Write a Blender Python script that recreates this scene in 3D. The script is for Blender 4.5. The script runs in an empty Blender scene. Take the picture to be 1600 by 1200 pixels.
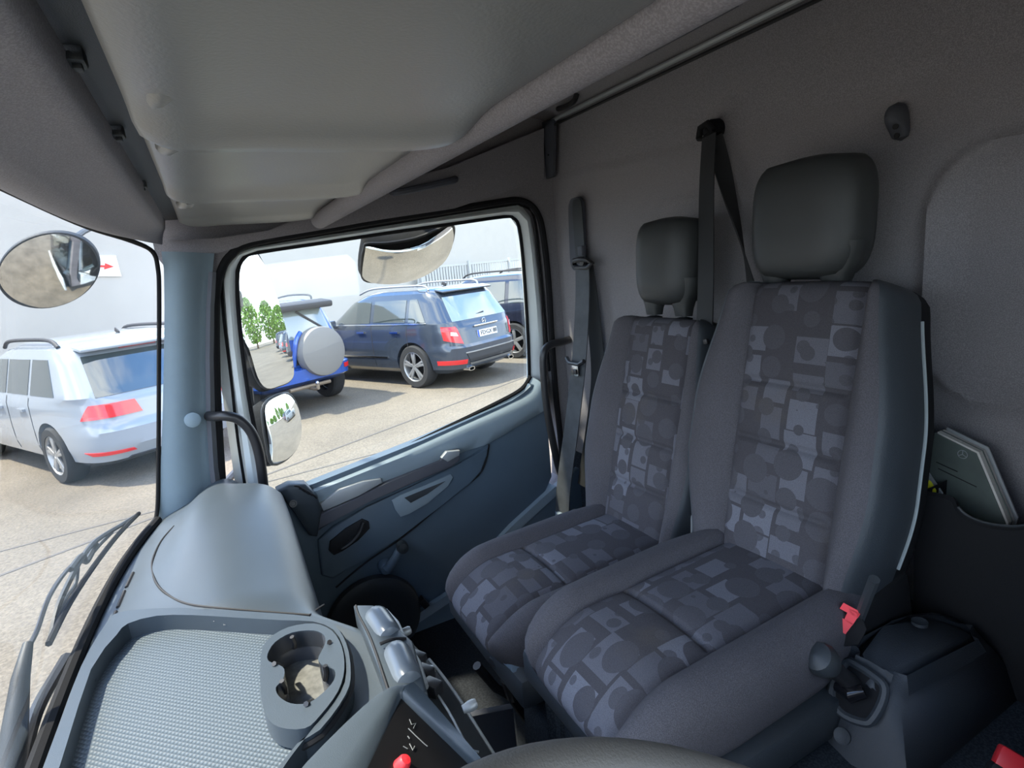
import bpy, bmesh, math, random
from mathutils import Vector, Matrix, noise
random.seed(7)
R = math.radians
SC = bpy.context.scene
COL = SC.collection
# ------------------------------------------------------------------ camera
FPX = 900.0
GZ = 1.94                      # height of the camera above the ground outside
Mrow = (Vector((-0.464, -0.142, 0.875)), Vector((-0.881, 0.178, -0.438)), Vector((-0.093, -0.974, -0.208)))
def _basis():
    a = Vector((-1165, -80, FPX)); b = Vector((418, -232, FPX))
    n = a.cross(b).normalized()
    if n.y > 0: n = -n
    yv = 520 + (368-520)*(323+365)/(1218+365)
    X = Vector((323-800, yv-600, FPX)).normalized()
    return X, n.cross(X).normalized(), n
BX, BY, BZ = _basis()
camd = bpy.data.cameras.new('camera'); cam = bpy.data.objects.new('camera', camd); COL.objects.link(cam)
camd.sensor_width = 36; camd.lens = FPX/1600*36; camd.clip_start = .02; camd.clip_end = 500
cam.matrix_world = Matrix(((BX.x, -BX.y, -BX.z, 0), (BY.x, -BY.y, -BY.z, 0), (BZ.x, -BZ.y, -BZ.z, GZ), (0, 0, 0, 1)))
SC.camera = cam
SC.view_settings.view_transform = 'Standard'; SC.view_settings.look = 'None'
SC.view_settings.gamma = 1; SC.view_settings.use_curve_mapping = False
SC.view_settings.exposure = 2.1
# ------------------------------------------------------------------ sky and sun
W = bpy.data.worlds.new('sky'); SC.world = W; W.use_nodes = True
nt = W.node_tree; nt.nodes.clear()
def nd(nt, t, **k):
    n = nt.nodes.new(t)
    for a, v in k.items():
        if a.startswith('i_'):
            key = a[2:]; key = int(key) if key.isdigit() else key.replace('_', ' ')
            n.inputs[key].default_value = v
        else: setattr(n, a, v)
    return n
tc = nd(nt, 'ShaderNodeTexCoord'); mp = nd(nt, 'ShaderNodeMapping'); mp.inputs['Scale'].default_value = (1, 1, 2.6)
nz = nd(nt, 'ShaderNodeTexNoise', i_Scale=2.3, i_Detail=9.0, i_Roughness=.58)
rp = nd(nt, 'ShaderNodeValToRGB'); rp.color_ramp.elements[0].position = .46; rp.color_ramp.elements[1].position = .60
sx = nd(nt, 'ShaderNodeSeparateXYZ'); gr = nd(nt, 'ShaderNodeValToRGB')
gr.color_ramp.elements[0].position = 0.0; gr.color_ramp.elements[0].color = (.62, .74, .88, 1)
gr.color_ramp.elements[1].position = .6; gr.color_ramp.elements[1].color = (.12, .30, .72, 1)
mx = nd(nt, 'ShaderNodeMix', data_type='RGBA'); mx.inputs[7].default_value = (1.0, 1.02, 1.06, 1)
bg = nd(nt, 'ShaderNodeBackground'); bg.inputs['Strength'].default_value = 1.25; wo = nd(nt, 'ShaderNodeOutputWorld')
L = nt.links.new
L(tc.outputs['Generated'], mp.inputs[0]); L(mp.outputs[0], nz.inputs[0]); L(nz.outputs[0], rp.inputs[0])
L(tc.outputs['Generated'], sx.inputs[0]); L(sx.outputs[2], gr.inputs[0])
L(rp.outputs[0], mx.inputs[0]); L(gr.outputs[0], mx.inputs[6]); L(mx.outputs[2], bg.inputs[0]); L(bg.outputs[0], wo.inputs[0])
sd = bpy.data.lights.new('sun', 'SUN'); sd.energy = 2.9; sd.angle = R(2.0); sd.color = (1, .91, .76)
sun = bpy.data.objects.new('sun', sd); COL.objects.link(sun)
SUNDIR = Vector((.25, .55, 1.0)).normalized()
sun.rotation_euler = SUNDIR.to_track_quat('Z', 'Y').to_euler(); sun.location = (0, 0, 20)

# ------------------------------------------------------------------ helpers
def ray(px, py):
    c = Vector((px-800, py-600, FPX)); return Vector((BX.dot(c), BY.dot(c), BZ.dot(c)))
def onx(px, py, x): d = ray(px, py); return d*(x/d.x)
def ony(px, py, y): d = ray(px, py); return d*(y/d.y)
def onz(px, py, z): d = ray(px, py); return d*(z/d.z)
def onplane(px, py, p, n): d = ray(px, py); return d*(p.dot(n)/d.dot(n))
def lerp(a, b, t): return a+(b-a)*t
def sm(t): t = max(0, min(1, t)); return t*t*(3-2*t)
def spow(a, e): return math.copysign(abs(a)**e, a)
SHIFT = []
def wm(o):
    m = o.matrix_basis.copy()
    while o.parent: o = o.parent; m = o.matrix_basis @ m
    return m
def obj(name, bm, mat, parent=None, world=True, smooth=True, angle=38, mats=None):
    if parent and world: bm.transform(wm(parent).inverted())
    bmesh.ops.recalc_face_normals(bm, faces=bm.faces[:])
    me = bpy.data.meshes.new(name); bm.to_mesh(me); bm.free()
    for m in (mats or [mat]): me.materials.append(m)
    if smooth:
        me.polygons.foreach_set('use_smooth', [True]*len(me.polygons)); me.set_sharp_from_angle(angle=R(angle))
    o = bpy.data.objects.new(name, me); COL.objects.link(o)
    if parent: o.parent = parent
    return o
def tag(o, label=None, cat=None, group=None, kind=None):
    if label: o['label'] = label
    if cat: o['category'] = cat
    if group: o['group'] = group
    if kind: o['kind'] = kind
    return o
def thing(name, label, cat, loc=(0, 0, 0), group=None, kind=None, rz=0):
    o = bpy.data.objects.new(name, None); COL.objects.link(o); o.location = loc; o.rotation_euler = (0, 0, rz)
    o.empty_display_size = .1
    return tag(o, label, cat, group, kind)
def copy_tree(o, parent=None):
    c = o.copy(); COL.objects.link(c)
    if parent: c.parent = parent
    for ch in list(o.children): copy_tree(ch, c)
    return c
def box(bm, c, s, rot=None, bev=0, seg=2):
    m = Matrix.Translation(Vector(c)) @ (rot.to_4x4() if rot else Matrix()) @ Matrix.Diagonal((s[0], s[1], s[2], 1))
    r = bmesh.ops.create_cube(bm, size=1, matrix=m)
    if bev:
        es = list({e for v in r['verts'] for e in v.link_edges})
        bmesh.ops.bevel(bm, geom=es, offset=bev, segments=seg, affect='EDGES', profile=.5)
def tube(bm, pts, r, n=10, closed=False, flat=None, cap=True):
    pts = [Vector(p) for p in pts]; N = len(pts); rings = []
    up = None
    for i, p in enumerate(pts):
        a = pts[(i-1) % N] if (closed or i) else p; b = pts[(i+1) % N] if (closed or i < N-1) else p
        t = (b-a).normalized()
        if up is None:
            up = t.orthogonal().normalized()
        up = (up - t*up.dot(t))
        if up.length < 1e-5: up = t.orthogonal()
        up.normalize(); s = t.cross(up)
        rr = r[i] if isinstance(r, (list, tuple)) else r
        rings.append([bm.verts.new(p + up*math.cos(2*math.pi*k/n)*rr + s*math.sin(2*math.pi*k/n)*rr) for k in range(n)])
    for i in range(N if closed else N-1):
        A, B = rings[i], rings[(i+1) % N]
        for k in range(n): bm.faces.new((A[k], A[(k+1) % n], B[(k+1) % n], B[k]))
    if not closed and cap: bm.faces.new(rings[0]); bm.faces.new(rings[-1])
def spl(pts, n=8, closed=False):
    P = [Vector(p) for p in pts]; N = len(P); out = []
    for i in range(N if closed else N-1):
        if closed: a, b, c, d = P[i-1], P[i], P[(i+1) % N], P[(i+2) % N]
        else: a, b, c, d = P[max(i-1, 0)], P[i], P[i+1], P[min(i+2, N-1)]
        for k in range(n):
            t = k/n
            out.append(.5*((2*b)+(c-a)*t+(2*a-5*b+4*c-d)*t*t+(3*b-a-3*c+d)*t**3))
    if not closed: out.append(P[-1])
    return out
def grid(bm, rows, uv=None, close_u=False):
    V = [[bm.verts.new(p) for p in r] for r in rows]
    for i in range(len(V)-1):
        n = len(V[i])
        for j in range(n if close_u else n-1):
            bm.faces.new((V[i][j], V[i][(j+1) % n], V[i+1][(j+1) % n], V[i+1][j]))
    return V
def lathe(bm, prof, c, axis, n=24, cap=True):
    q = Vector(axis).normalized().to_track_quat('Z', 'Y').to_matrix(); rows = []
    for r, h in prof:
        rows.append([Vector(c)+q @ Vector((r*math.cos(2*math.pi*k/n), r*math.sin(2*math.pi*k/n), h)) for k in range(n)])
    V = grid(bm, rows, close_u=True)
    if cap and prof[0][0] > 1e-6: bm.faces.new(V[0])
    if cap and prof[-1][0] > 1e-6: bm.faces.new(V[-1])
def prism(bm, pts, off):
    """polygon (3D points) extruded by vector off"""
    off = Vector(off)
    A = [bm.verts.new(p) for p in pts]; B = [bm.verts.new(Vector(p)+off) for p in pts]; n = len(A)
    fs = [bm.faces.new(A), bm.faces.new(B[::-1])]
    for i in range(n): bm.faces.new((A[i], B[i], B[(i+1) % n], A[(i+1) % n]))
    return fs
def bevprism(bm, pts, off, bev=.004, seg=2):
    fs = prism(bm, pts, off)
    es = [e for f in fs for e in f.edges]
    bmesh.ops.bevel(bm, geom=list(set(es)), offset=bev, segments=seg, affect='EDGES', profile=.5)
def holeplate(bm, outer, hole, off):
    K_ = 60.0; es = []
    for lp in (outer, hole):
        vs = [bm.verts.new(Vector(p)*K_) for p in lp]
        es += [bm.edges.new((vs[i], vs[(i+1) % len(vs)])) for i in range(len(vs))]
    r = bmesh.ops.triangle_fill(bm, edges=es, use_beauty=True)
    fs = [g for g in r['geom'] if isinstance(g, bmesh.types.BMFace)]
    e = bmesh.ops.extrude_face_region(bm, geom=fs)
    bmesh.ops.translate(bm, verts=[g for g in e['geom'] if isinstance(g, bmesh.types.BMVert)], vec=Vector(off)*K_)
    bmesh.ops.scale(bm, vec=(1/K_,)*3, verts=bm.verts[:])
def pad_rect(c, ux, uy, w, h, n=4, k=28):
    c, ux, uy = Vector(c), Vector(ux).normalized(), Vector(uy).normalized()
    return [c+ux*(w/2*spow(math.cos(2*math.pi*i/k), 2/n))+uy*(h/2*spow(math.sin(2*math.pi*i/k), 2/n)) for i in range(k)]

# ------------------------------------------------------------------ materials
def mat(name, col, rough=.5, metal=0, bump=0, bscale=200, var=0, vscale=8, spec=.5, coat=0, vcol=None, bdist=.002, emit=None):
    m = bpy.data.materials.new(name); m.use_nodes = True; t = m.node_tree; p = t.nodes['Principled BSDF']
    p.inputs['Base Color'].default_value = (*col, 1); p.inputs['Roughness'].default_value = rough
    p.inputs['Metallic'].default_value = metal; p.inputs['Specular IOR Level'].default_value = spec
    p.inputs['Coat Weight'].default_value = coat; p.inputs['Coat Roughness'].default_value = .05
    g = nd(t, 'ShaderNodeTexCoord')
    if var:
        a = nd(t, 'ShaderNodeTexNoise', i_Scale=vscale, i_Detail=6.0, i_Roughness=.6); r = nd(t, 'ShaderNodeValToRGB')
        r.color_ramp.elements[0].position = .3; r.color_ramp.elements[1].position = .7
        v2 = vcol or tuple(min(1, c*(1+var)) for c in col)
        r.color_ramp.elements[0].color = (*[c*(1-var) if not vcol else c for c in col], 1); r.color_ramp.elements[1].color = (*v2, 1)
        t.links.new(g.outputs['Object'], a.inputs[0]); t.links.new(a.outputs[0], r.inputs[0]); t.links.new(r.outputs[0], p.inputs['Base Color'])
    if bump:
        a = nd(t, 'ShaderNodeTexNoise', i_Scale=bscale, i_Detail=3.0); b = nd(t, 'ShaderNodeBump', i_Strength=bump, i_Distance=bdist)
        t.links.new(g.outputs['Object'], a.inputs[0]); t.links.new(a.outputs[0], b.inputs['Height']); t.links.new(b.outputs[0], p.inputs['Normal'])
    if emit: p.inputs['Emission Color'].default_value = (*emit, 1); p.inputs['Emission Strength'].default_value = 1
    return m
def glass_mat(name, tint=(.93, .96, .95), refl=1.45, add=0.0):
    m = bpy.data.materials.new(name); m.use_nodes = True; t = m.node_tree; t.nodes.clear()
    tr = nd(t, 'ShaderNodeBsdfTransparent'); tr.inputs[0].default_value = (*tint, 1)
    gl = nd(t, 'ShaderNodeBsdfGlossy'); gl.inputs['Roughness'].default_value = .02
    lw = nd(t, 'ShaderNodeLayerWeight', i_Blend=.5); pw = nd(t, 'ShaderNodeMath', operation='POWER'); pw.inputs[1].default_value = 5.0
    fr = nd(t, 'ShaderNodeMath', operation='MULTIPLY_ADD'); fr.inputs[1].default_value = .7; fr.inputs[2].default_value = .04
    t.links.new(lw.outputs['Facing'], pw.inputs[0]); t.links.new(pw.outputs[0], fr.inputs[0]); mix = nd(t, 'ShaderNodeMixShader'); o = nd(t, 'ShaderNodeOutputMaterial')
    t.links.new(fr.outputs[0], mix.inputs[0]); t.links.new(tr.outputs[0], mix.inputs[1]); t.links.new(gl.outputs[0], mix.inputs[2]); t.links.new(mix.outputs[0], o.inputs[0])
    return m
def speckle(name, c1, c2, scale=900, rough=.9, bump=.3, lo=.42, hi=.62, big=.15):
    m = mat(name, c1, rough, bump=bump, bscale=scale, spec=.2, bdist=.001); t = m.node_tree; p = t.nodes['Principled BSDF']
    g = nd(t, 'ShaderNodeTexCoord'); a = nd(t, 'ShaderNodeTexNoise', i_Scale=scale*.55, i_Detail=2.0); r = nd(t, 'ShaderNodeValToRGB')
    r.color_ramp.elements[0].position = lo; r.color_ramp.elements[1].position = hi
    r.color_ramp.elements[0].color = (*c1, 1); r.color_ramp.elements[1].color = (*c2, 1)
    b = nd(t, 'ShaderNodeTexNoise', i_Scale=5.0, i_Detail=4.0); mr = nd(t, 'ShaderNodeMapRange'); mr.inputs[3].default_value = 1-big; mr.inputs[4].default_value = 1+big
    mu = nd(t, 'ShaderNodeMix', data_type='RGBA', blend_type='MULTIPLY'); mu.inputs[0].default_value = 1
    l = t.links.new
    l(g.outputs['Object'], a.inputs[0]); l(a.outputs[0], r.inputs[0]); l(g.outputs['Object'], b.inputs[0]); l(b.outputs[0], mr.inputs[0])
    l(r.outputs[0], mu.inputs[6]); l(mr.outputs[0], mu.inputs[7]); l(mu.outputs[2], p.inputs['Base Color'])
    return m
def pattern_fabric(name):
    m = mat(name, (.05, .05, .06), .92, spec=.15); t = m.node_tree; p = t.nodes['Principled BSDF']; l = t.links.new
    def math_(op, a, b=None, c=None):
        n = nd(t, 'ShaderNodeMath', operation=op)
        for i, x in enumerate((a, b, c)):
            if x is None: continue
            if isinstance(x, (int, float)): n.inputs[i].default_value = x
            else: l(x, n.inputs[i])
        return n.outputs[0]
    uv = nd(t, 'ShaderNodeUVMap'); sp = nd(t, 'ShaderNodeSeparateXYZ'); l(uv.outputs[0], sp.inputs[0]); U, V = sp.outputs[0], sp.outputs[1]
    def cells(size, ou, ov, stag):
        u = math_('MULTIPLY_ADD', U, 1/size, ou); iu = math_('FLOOR', u)
        v = math_('ADD', math_('MULTIPLY_ADD', V, 1/size, ov), math_('MULTIPLY', iu, stag)); iv = math_('FLOOR', v)
        cb = nd(t, 'ShaderNodeCombineXYZ'); l(iu, cb.inputs[0]); l(iv, cb.inputs[1]); cb.inputs[2].default_value = ou*3.1
        w = nd(t, 'ShaderNodeTexWhiteNoise', noise_dimensions='3D'); l(cb.outputs[0], w.inputs[0])
        c = nd(t, 'ShaderNodeSeparateColor'); l(w.outputs[1], c.inputs[0])
        return math_('FRACT', u), math_('FRACT', v), w.outputs[0], c.outputs
    # pale rectangular patches, each cell with its own extent and shade
    fu, fv, rn, cc = cells(.064, .31, .17, .37)
    su = math_('MULTIPLY_ADD', cc[0], .35, .22); sv = math_('MULTIPLY_ADD', cc[1], .3, .25)
    inr = math_('MULTIPLY', math_('LESS_THAN', math_('ABSOLUTE', math_('SUBTRACT', fu, .5)), su), math_('LESS_THAN', math_('ABSOLUTE', math_('SUBTRACT', fv, .5)), sv))
    lvl = math_('MULTIPLY', inr, math_('MULTIPLY', math_('GREATER_THAN', rn, .28), math_('MULTIPLY_ADD', cc[2], .75, .25)))
    # discs that cut back to the ground colour
    def discs(size, ou, ov, st, rmin, rr):
        a, b, r0, c0 = cells(size, ou, ov, st)
        da = math_('SUBTRACT', a, math_('MULTIPLY_ADD', c0[0], .2, .4)); db = math_('SUBTRACT', b, math_('MULTIPLY_ADD', c0[1], .2, .4))
        dd = math_('SQRT', math_('ADD', math_('MULTIPLY', da, da), math_('MULTIPLY', db, db)))
        return math_('LESS_THAN', dd, math_('MULTIPLY_ADD', r0, rr, rmin))
    d1 = discs(.070, .63, .41, .5, .12, .32); d2 = discs(.041, .11, .77, .29, -.15, .5)
    lv = math_('MULTIPLY', math_('SUBTRACT', 1, d1), lvl)
    lv2 = math_('MULTIPLY', lv, math_('SUBTRACT', 1, math_('MULTIPLY', d2, .7)))
    lv3 = math_('MAXIMUM', lv2, math_('MULTIPLY', d1, .13))
    g = nd(t, 'ShaderNodeTexCoord'); a = nd(t, 'ShaderNodeTexNoise', i_Scale=900.0, i_Detail=1.0); l(g.outputs['Object'], a.inputs[0])
    wv = math_('MULTIPLY_ADD', a.outputs[0], .8, .6)
    mx_ = nd(t, 'ShaderNodeMix', data_type='RGBA'); mx_.inputs[6].default_value = (*PAT0, 1); mx_.inputs[7].default_value = (*PAT1, 1)
    l(lv3, mx_.inputs[0])
    st = nd(t, 'ShaderNodeTexNoise', i_Scale=7.0, i_Detail=4.0); l(g.outputs['Object'], st.inputs[0])
    sr = nd(t, 'ShaderNodeValToRGB'); sr.color_ramp.elements[0].position = .58; sr.color_ramp.elements[1].position = .75; sr.color_ramp.elements[1].color = (.45, .45, .45, 1); l(st.outputs[0], sr.inputs[0])
    m2 = nd(t, 'ShaderNodeMix', data_type='RGBA'); m2.inputs[7].default_value = (.10, .085, .07, 1); l(sr.outputs[0], m2.inputs[0]); l(mx_.outputs[2], m2.inputs[6])
    mu = nd(t, 'ShaderNodeMix', data_type='RGBA', blend_type='MULTIPLY'); mu.inputs[0].default_value = 1; l(m2.outputs[2], mu.inputs[6]); l(wv, mu.inputs[7])
    l(mu.outputs[2], p.inputs['Base Color'])
    b = nd(t, 'ShaderNodeBump', i_Strength=.25, i_Distance=.001); l(a.outputs[0], b.inputs['Height']); l(b.outputs[0], p.inputs['Normal'])
    return m
PAT0 = (.060, .057, .064); PAT1 = (.138, .14, .165)
K = {}
K['wallfab'] = speckle('speckled grey felt', (.20, .19, .20), (.29, .275, .285), 1100, big=.06)
K['headliner'] = speckle('headliner felt', (.20, .19, .205), (.26, .25, .265), 900)
K['header'] = speckle('pale header felt', (.27, .26, .28), (.34, .33, .35), 900, big=.05)
K['groove'] = mat('dark blue grey plastic', (.07, .075, .09), .7, bump=.2, bscale=500)
K['visor'] = mat('grey vinyl', (.20, .205, .20), .36, bump=.15, bscale=300, spec=.35)
K['pillar'] = mat('blue grey pillar plastic', (.20, .265, .305), .6, bump=.25, bscale=700, var=.04)
K['dash'] = mat('slate dash plastic', (.042, .055, .068), .42, bump=.35, bscale=900, var=.05, bdist=.0006)
K['dashdark'] = mat('dark dash plastic', (.03, .035, .04), .5, bump=.2, bscale=800)
K['seam'] = mat('black seam', (.012, .012, .014), .7)
K['door'] = mat('blue grey door trim', (.10, .14, .18), .5, bump=.3, bscale=800, var=.05, bdist=.0006)
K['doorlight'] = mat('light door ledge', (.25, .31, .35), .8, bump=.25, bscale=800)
K['white'] = mat('white truck paint', (.80, .85, .84), .6, spec=.25)
K['rubber'] = mat('black rubber', (.010, .010, .011), .8, spec=.2, bump=.1, bscale=300)
K['black'] = mat('black plastic', (.018, .018, .02), .38)
K['blackmatte'] = mat('matte black plastic', (.009, .0095, .011), .85, spec=.25, bump=.2, bscale=600)
K['bolster'] = speckle('purple grey velour', (.063, .060, .067), (.092, .088, .098), 1400, big=.2)
K['vinyl'] = mat('dark vinyl', (.035, .042, .05), .5, bump=.3, bscale=700)
K['headrest'] = mat('headrest vinyl', (.035, .038, .038), .5, bump=.35, bscale=900, bdist=.0006)
K['piping'] = mat('pale piping', (.30, .34, .35), .5)
K['insert'] = pattern_fabric('geometric patterned fabric')
K['belt'] = mat('black belt webbing', (.03, .032, .034), .75, bump=.3, bscale=1200)
K['beltworn'] = mat('worn belt webbing', (.06, .065, .07), .7, bump=.3, bscale=1200, var=.3, vscale=12)
K['chrome'] = mat('steel', (.6, .6, .6), .25, 1)
K['red'] = mat('red plastic', (.75, .03, .04), .4)
K['glass'] = glass_mat('clear glass')
K['mirror'] = mat('mirror glass', (.72, .74, .74), .01, 1)
K['mirrorhaze'] = mat('weathered mirror glass', (.62, .63, .62), .06, 1, var=.25, vscale=30)
K['carpet'] = speckle('dark blue carpet', (.02, .026, .034), (.04, .05, .062), 500)
K['floor'] = speckle('rubber floor mat', (.010, .012, .015), (.018, .021, .025), 300)
K['cover'] = mat('engine cover plastic', (.032, .038, .046), .55, bump=.3, bscale=500)
K['silver'] = mat('silver plastic', (.38, .40, .41), .4, .3)
K['paper'] = mat('paper pages', (.62, .60, .55), .8, bump=.3, bscale=200)
K['booklet'] = mat('grey green booklet cover', (.10, .12, .11), .35, var=.15, vscale=20)
K['yellow'] = mat('yellow plastic', (.75, .72, .02), .5)
K['wheelrim'] = mat('steering wheel leather', (.12, .112, .10), .5, bump=.3, bscale=500)

# ==================================================================== THE CAB SHELL
XD = 1.93; YB = -1.23; ZC = .487
# ---- rear wall with panel seams and the pressed recess on the right
bm = bmesh.new()
def wall_depth(x, z):
    # pressed recess: rounded rectangle x<.60, -.29<z<.08 ; seam step at z=.27
    dx = max(0, x-.50); dz = max(0, abs(z+.105)-.10); d = math.hypot(dx, dz)
    rec = sm((.125-d)/.05)*.026
    rim = math.exp(-((d-.130)/.012)**2)*.015
    seam = .006*sm((z-(.253+.036*sm((x-.9)/1.1))+.004)/.008)
    # shallow vertical beads behind the seats
    b2 = math.exp(-((math.hypot(max(0, abs(x-1.20)-.13), max(0, abs(z+.15)-.22))-.05)/.012)**2)*.006
    return YB - rec + rim - seam*.6 + b2
xs = [-.35+i*.01 for i in range(125)]+[.9+i*.02 for i in range(60)]; zs = [-.80+j*.012 for j in range(int((ZC+.82)/.012)+1)]
grid(bm, [[Vector((x, wall_depth(x, z), z)) for x in xs] for z in zs])
wb = tag(obj('wall_back', bm, K['wallfab'], angle=60), kind='structure')
bm = bmesh.new(); box(bm, (.85, YB-.06, -.35), (2.5, .06, 1.75)); wo_ = tag(obj('wall_rear', bm, K['white']), kind='structure')
# lower back wall beside the tunnel
bm = bmesh.new(); box(bm, (1.55, YB-.012, -1.0), (.9, .03, .42)); obj('lower_panel', bm, K['carpet'], wb)
# ---- ceiling
bm = bmesh.new()
prof = [(YB, ZC), (YB+.02, ZC+.012), (-1.05, ZC+.03), (-.7, ZC+.04), (-.42, ZC+.035), (-.36, .40), (-.33, .24)]
grid(bm, [[Vector((x, y, z)) for x in (-.35, .2, .8, 1.4, 1.9, 2.02)] for y, z in prof])
ce = tag(obj('ceiling', bm, K['wallfab']), kind='structure')
bm = bmesh.new(); box(bm, (.85, -.45, ZC+.1), (2.45, 1.75, .05)); tag(obj('roof_skin', bm, K['white'], ce))
# joining rail between ceiling and rear wall
bm = bmesh.new()
tube(bm, [(-.3, YB+.018, ZC-.004), (1.89, YB+.018, ZC-.004)], .008, 8)
rl = tag(obj('trim_1', bm, K['silver']), kind='structure')
bm = bmesh.new(); tube(bm, [(-.3, YB+.022, ZC-.026), (1.89, YB+.022, ZC-.024)], .005, 6); obj('seam_strip', bm, K['seam'], rl)
bm = bmesh.new()
p1, p2 = ony(851, 190, YB+.02), ony(853, 281, YB+.02)
prism(bm, [ony(848, 192, YB+.015), ony(870, 186, YB+.015), ony(868, 276, YB+.015), ony(850, 282, YB+.015)], (0, .012, 0))
t2 = tag(obj('trim_2', bm, K['groove']), kind='structure')
bm = bmesh.new(); lathe(bm, [(.004, 0), (.004, .004), (0, .004)], ony(857, 242, YB+.027), (0, 1, 0), 10); obj('screw', bm, K['black'], t2)

# ---- passenger side wall with the door opening
OPEN_PX = [(352, 800), (346, 740), (340, 640), (337, 540), (338, 460), (347, 420), (362, 398), (392, 380), (500, 361), (600, 344), (700, 329), (780, 316), (808, 313), (828, 320), (841, 338), (848, 368), (856, 440), (862, 540), (868, 620), (876, 700), (876, 745), (862, 775), (790, 840), (700, 932), (620, 990), (560, 1030), (500, 1040), (420, 1000), (370, 900)]
hole = [onx(x, y, 1.95) for x, y in OPEN_PX]
bm = bmesh.new()
outer = [Vector((1.95, y, z)) for y, z in ((.22, -1.35), (.20, -.62), (.085, .06), (.11, .11), (.11, .20), (.06, .55), (YB-.03, .55), (YB-.03, -1.35))]
holeplate(bm, outer, hole, (.07, 0, 0))
wr = tag(obj('wall_right', bm, K['wallfab'], angle=30), kind='structure')
bm = bmesh.new(); tube(bm, spl([h+Vector((-.004, 0, 0)) for h in hole], 4, True), .012, 8, True); obj('door_seal', bm, K['rubber'], wr)
# sloping sill strip at the lower rear of the opening
bm = bmesh.new()
pr = [onx(868, 760, 1.90), onx(800, 822, 1.90), onx(703, 927, 1.90), onx(622, 980, 1.90)]
grid(bm, [[p+Vector((0, -.02, -.03)) for p in pr], pr, [p+Vector((.06, 0, .0)) for p in pr]])
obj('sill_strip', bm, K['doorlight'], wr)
bm = bmesh.new()
prism(bm, [onx(868, 762, 1.905), onx(800, 824, 1.905), onx(703, 930, 1.905), onx(622, 983, 1.905), Vector((1.905, -.38, -1.34)), Vector((1.905, YB, -1.34)), Vector((1.905, YB, -.86))], (.03, 0, 0))
obj('sill_panel', bm, K['door'], wr)
# roof-side panel above the door
# ---- A pillar trim
PIL = [(252, 394), (300, 393), (334, 398), (331, 430), (328, 520), (329, 640), (335, 740), (345, 800), (200, 870), (246, 812), (249, 790), (252, 700), (255, 560), (256, 440)]
bm = bmesh.new()
rows = []
for (a, b) in (((252, 393), (335, 396)), ((256, 420), (332, 425)), ((257, 480), (328, 480)), ((256, 560), (327, 560)), ((254, 650), (328, 650)), ((251, 730), (333, 730)), ((249, 780), (340, 780)), ((246, 815), (350, 860)), ((200, 880), (360, 960))):
    A = onx(*a, 1.88); B = onx(*b, 1.925); rows.append([lerp(A, B, t)+Vector((-.022*math.sin(math.pi*min(1, t*1.15)), 0, 0)) for t in [i/8 for i in range(9)]]+[B+Vector((.05, 0, 0))])
grid(bm, rows)
ap = tag(obj('trim_3', bm, K['pillar'], angle=50), kind='structure')
bm = bmesh.new(); c = onx(301, 656, 1.878); lathe(bm, [(.022, 0), (.022, .003), (.019, .005), (0, .006)], c, (-1, 0, .05), 24); obj('plug', bm, K['pillar'], ap)
bm = bmesh.new()
rows = []
for y0, y1, yy in ((326, 338, 425), (322, 335, 480), (321, 334, 560), (322, 336, 650), (327, 341, 730), (333, 350, 790)):
    A = onx(y0, yy, 1.90); B = onx(y1, yy, 1.915); rows.append([A, lerp(A, B, .5)+Vector((-.012, 0, 0)), B])
grid(bm, rows); obj('edge_gasket', bm, K['groove'], ap)

# ---- windscreen
def wsb(x): t = max(0, abs(x-.85)-.05)/.98; return .335-.095*t**3
def wst(x): t = max(0, abs(x-.85)-.05)/.98; return .195-.105*t**3
def wsp(x, z, o=0): k = (z+.62)/.77; return Vector((x, lerp(wsb(x), wst(x), k)+o, z))
wn = tag(thing('window_1', None, None), kind='structure')
bm = bmesh.new()
xs = [-.19+i*(2.07/40) for i in range(41)]
for o in (0,): grid(bm, [[wsp(x, -.66+j*.075, o) for x in xs] for j in range(12)])
obj('pane', bm, K['glass'], wn)
bm = bmesh.new()
edge = [wsp(1.84, -.64), wsp(1.875, -.60), wsp(1.882, -.45), wsp(1.883, -.2), wsp(1.883, 0), wsp(1.875, .07), wsp(1.84, .115), wsp(1.7, .135), wsp(1.4, .143), wsp(1.0, .146), wsp(.6, .147), wsp(.1, .147), wsp(-.2, .145)]
tube(bm, spl(edge, 5), .006, 8); obj('seal', bm, K['rubber'], wn)
bm = bmesh.new(); tube(bm, spl([wsp(x, -.628, -.006) for x in (-.2, .3, .8, 1.2, 1.5, 1.7, 1.86)], 5), .012, 8); obj('lower_seal', bm, K['rubber'], wn)
# header above the windscreen
bm = bmesh.new()
rows = []
for x in [-.3+i*.05 for i in range(45)]:
    xx = min(x, 1.885); b = wst(xx); k = max(0, (xx-1.0)/.9)**2
    rows.append([Vector((xx, b+.012, .148)), Vector((xx, b-.004, .138)), Vector((xx, lerp(b, .075, .25), .134)), Vector((xx, lerp(b, .075, .42), .142)),
                 Vector((xx, lerp(b, .075, .55), .152)), Vector((xx, lerp(b, .075, .9), .165)), Vector((xx, .074, .17)), Vector((xx, .070, .176)), Vector((xx, .066, .20))])
grid(bm, rows); hd = tag(obj('ceiling_front', bm, K['header'], angle=60), kind='structure')
bm = bmesh.new(); box(bm, (.85, -.02, .215), (2.3, .2, .02)); gv = obj('recess_strip', bm, K['dashdark'], hd)
for i, (px, py) in enumerate([(118, 88), (184, 206), (222, 288)]):
    bm = bmesh.new(); c = onz(px, py, .20); box(bm, c, (.026, .014, .014), bev=.003); box(bm, c+Vector((0, 0, -.008)), (.012, .007, .006), bev=.001)
    obj('clip', bm, K['dashdark'], hd)
bm = bmesh.new(); box(bm, (.85, .12, .29), (2.35, .36, .12)); obj('roof_front', bm, K['white'], hd)
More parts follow.
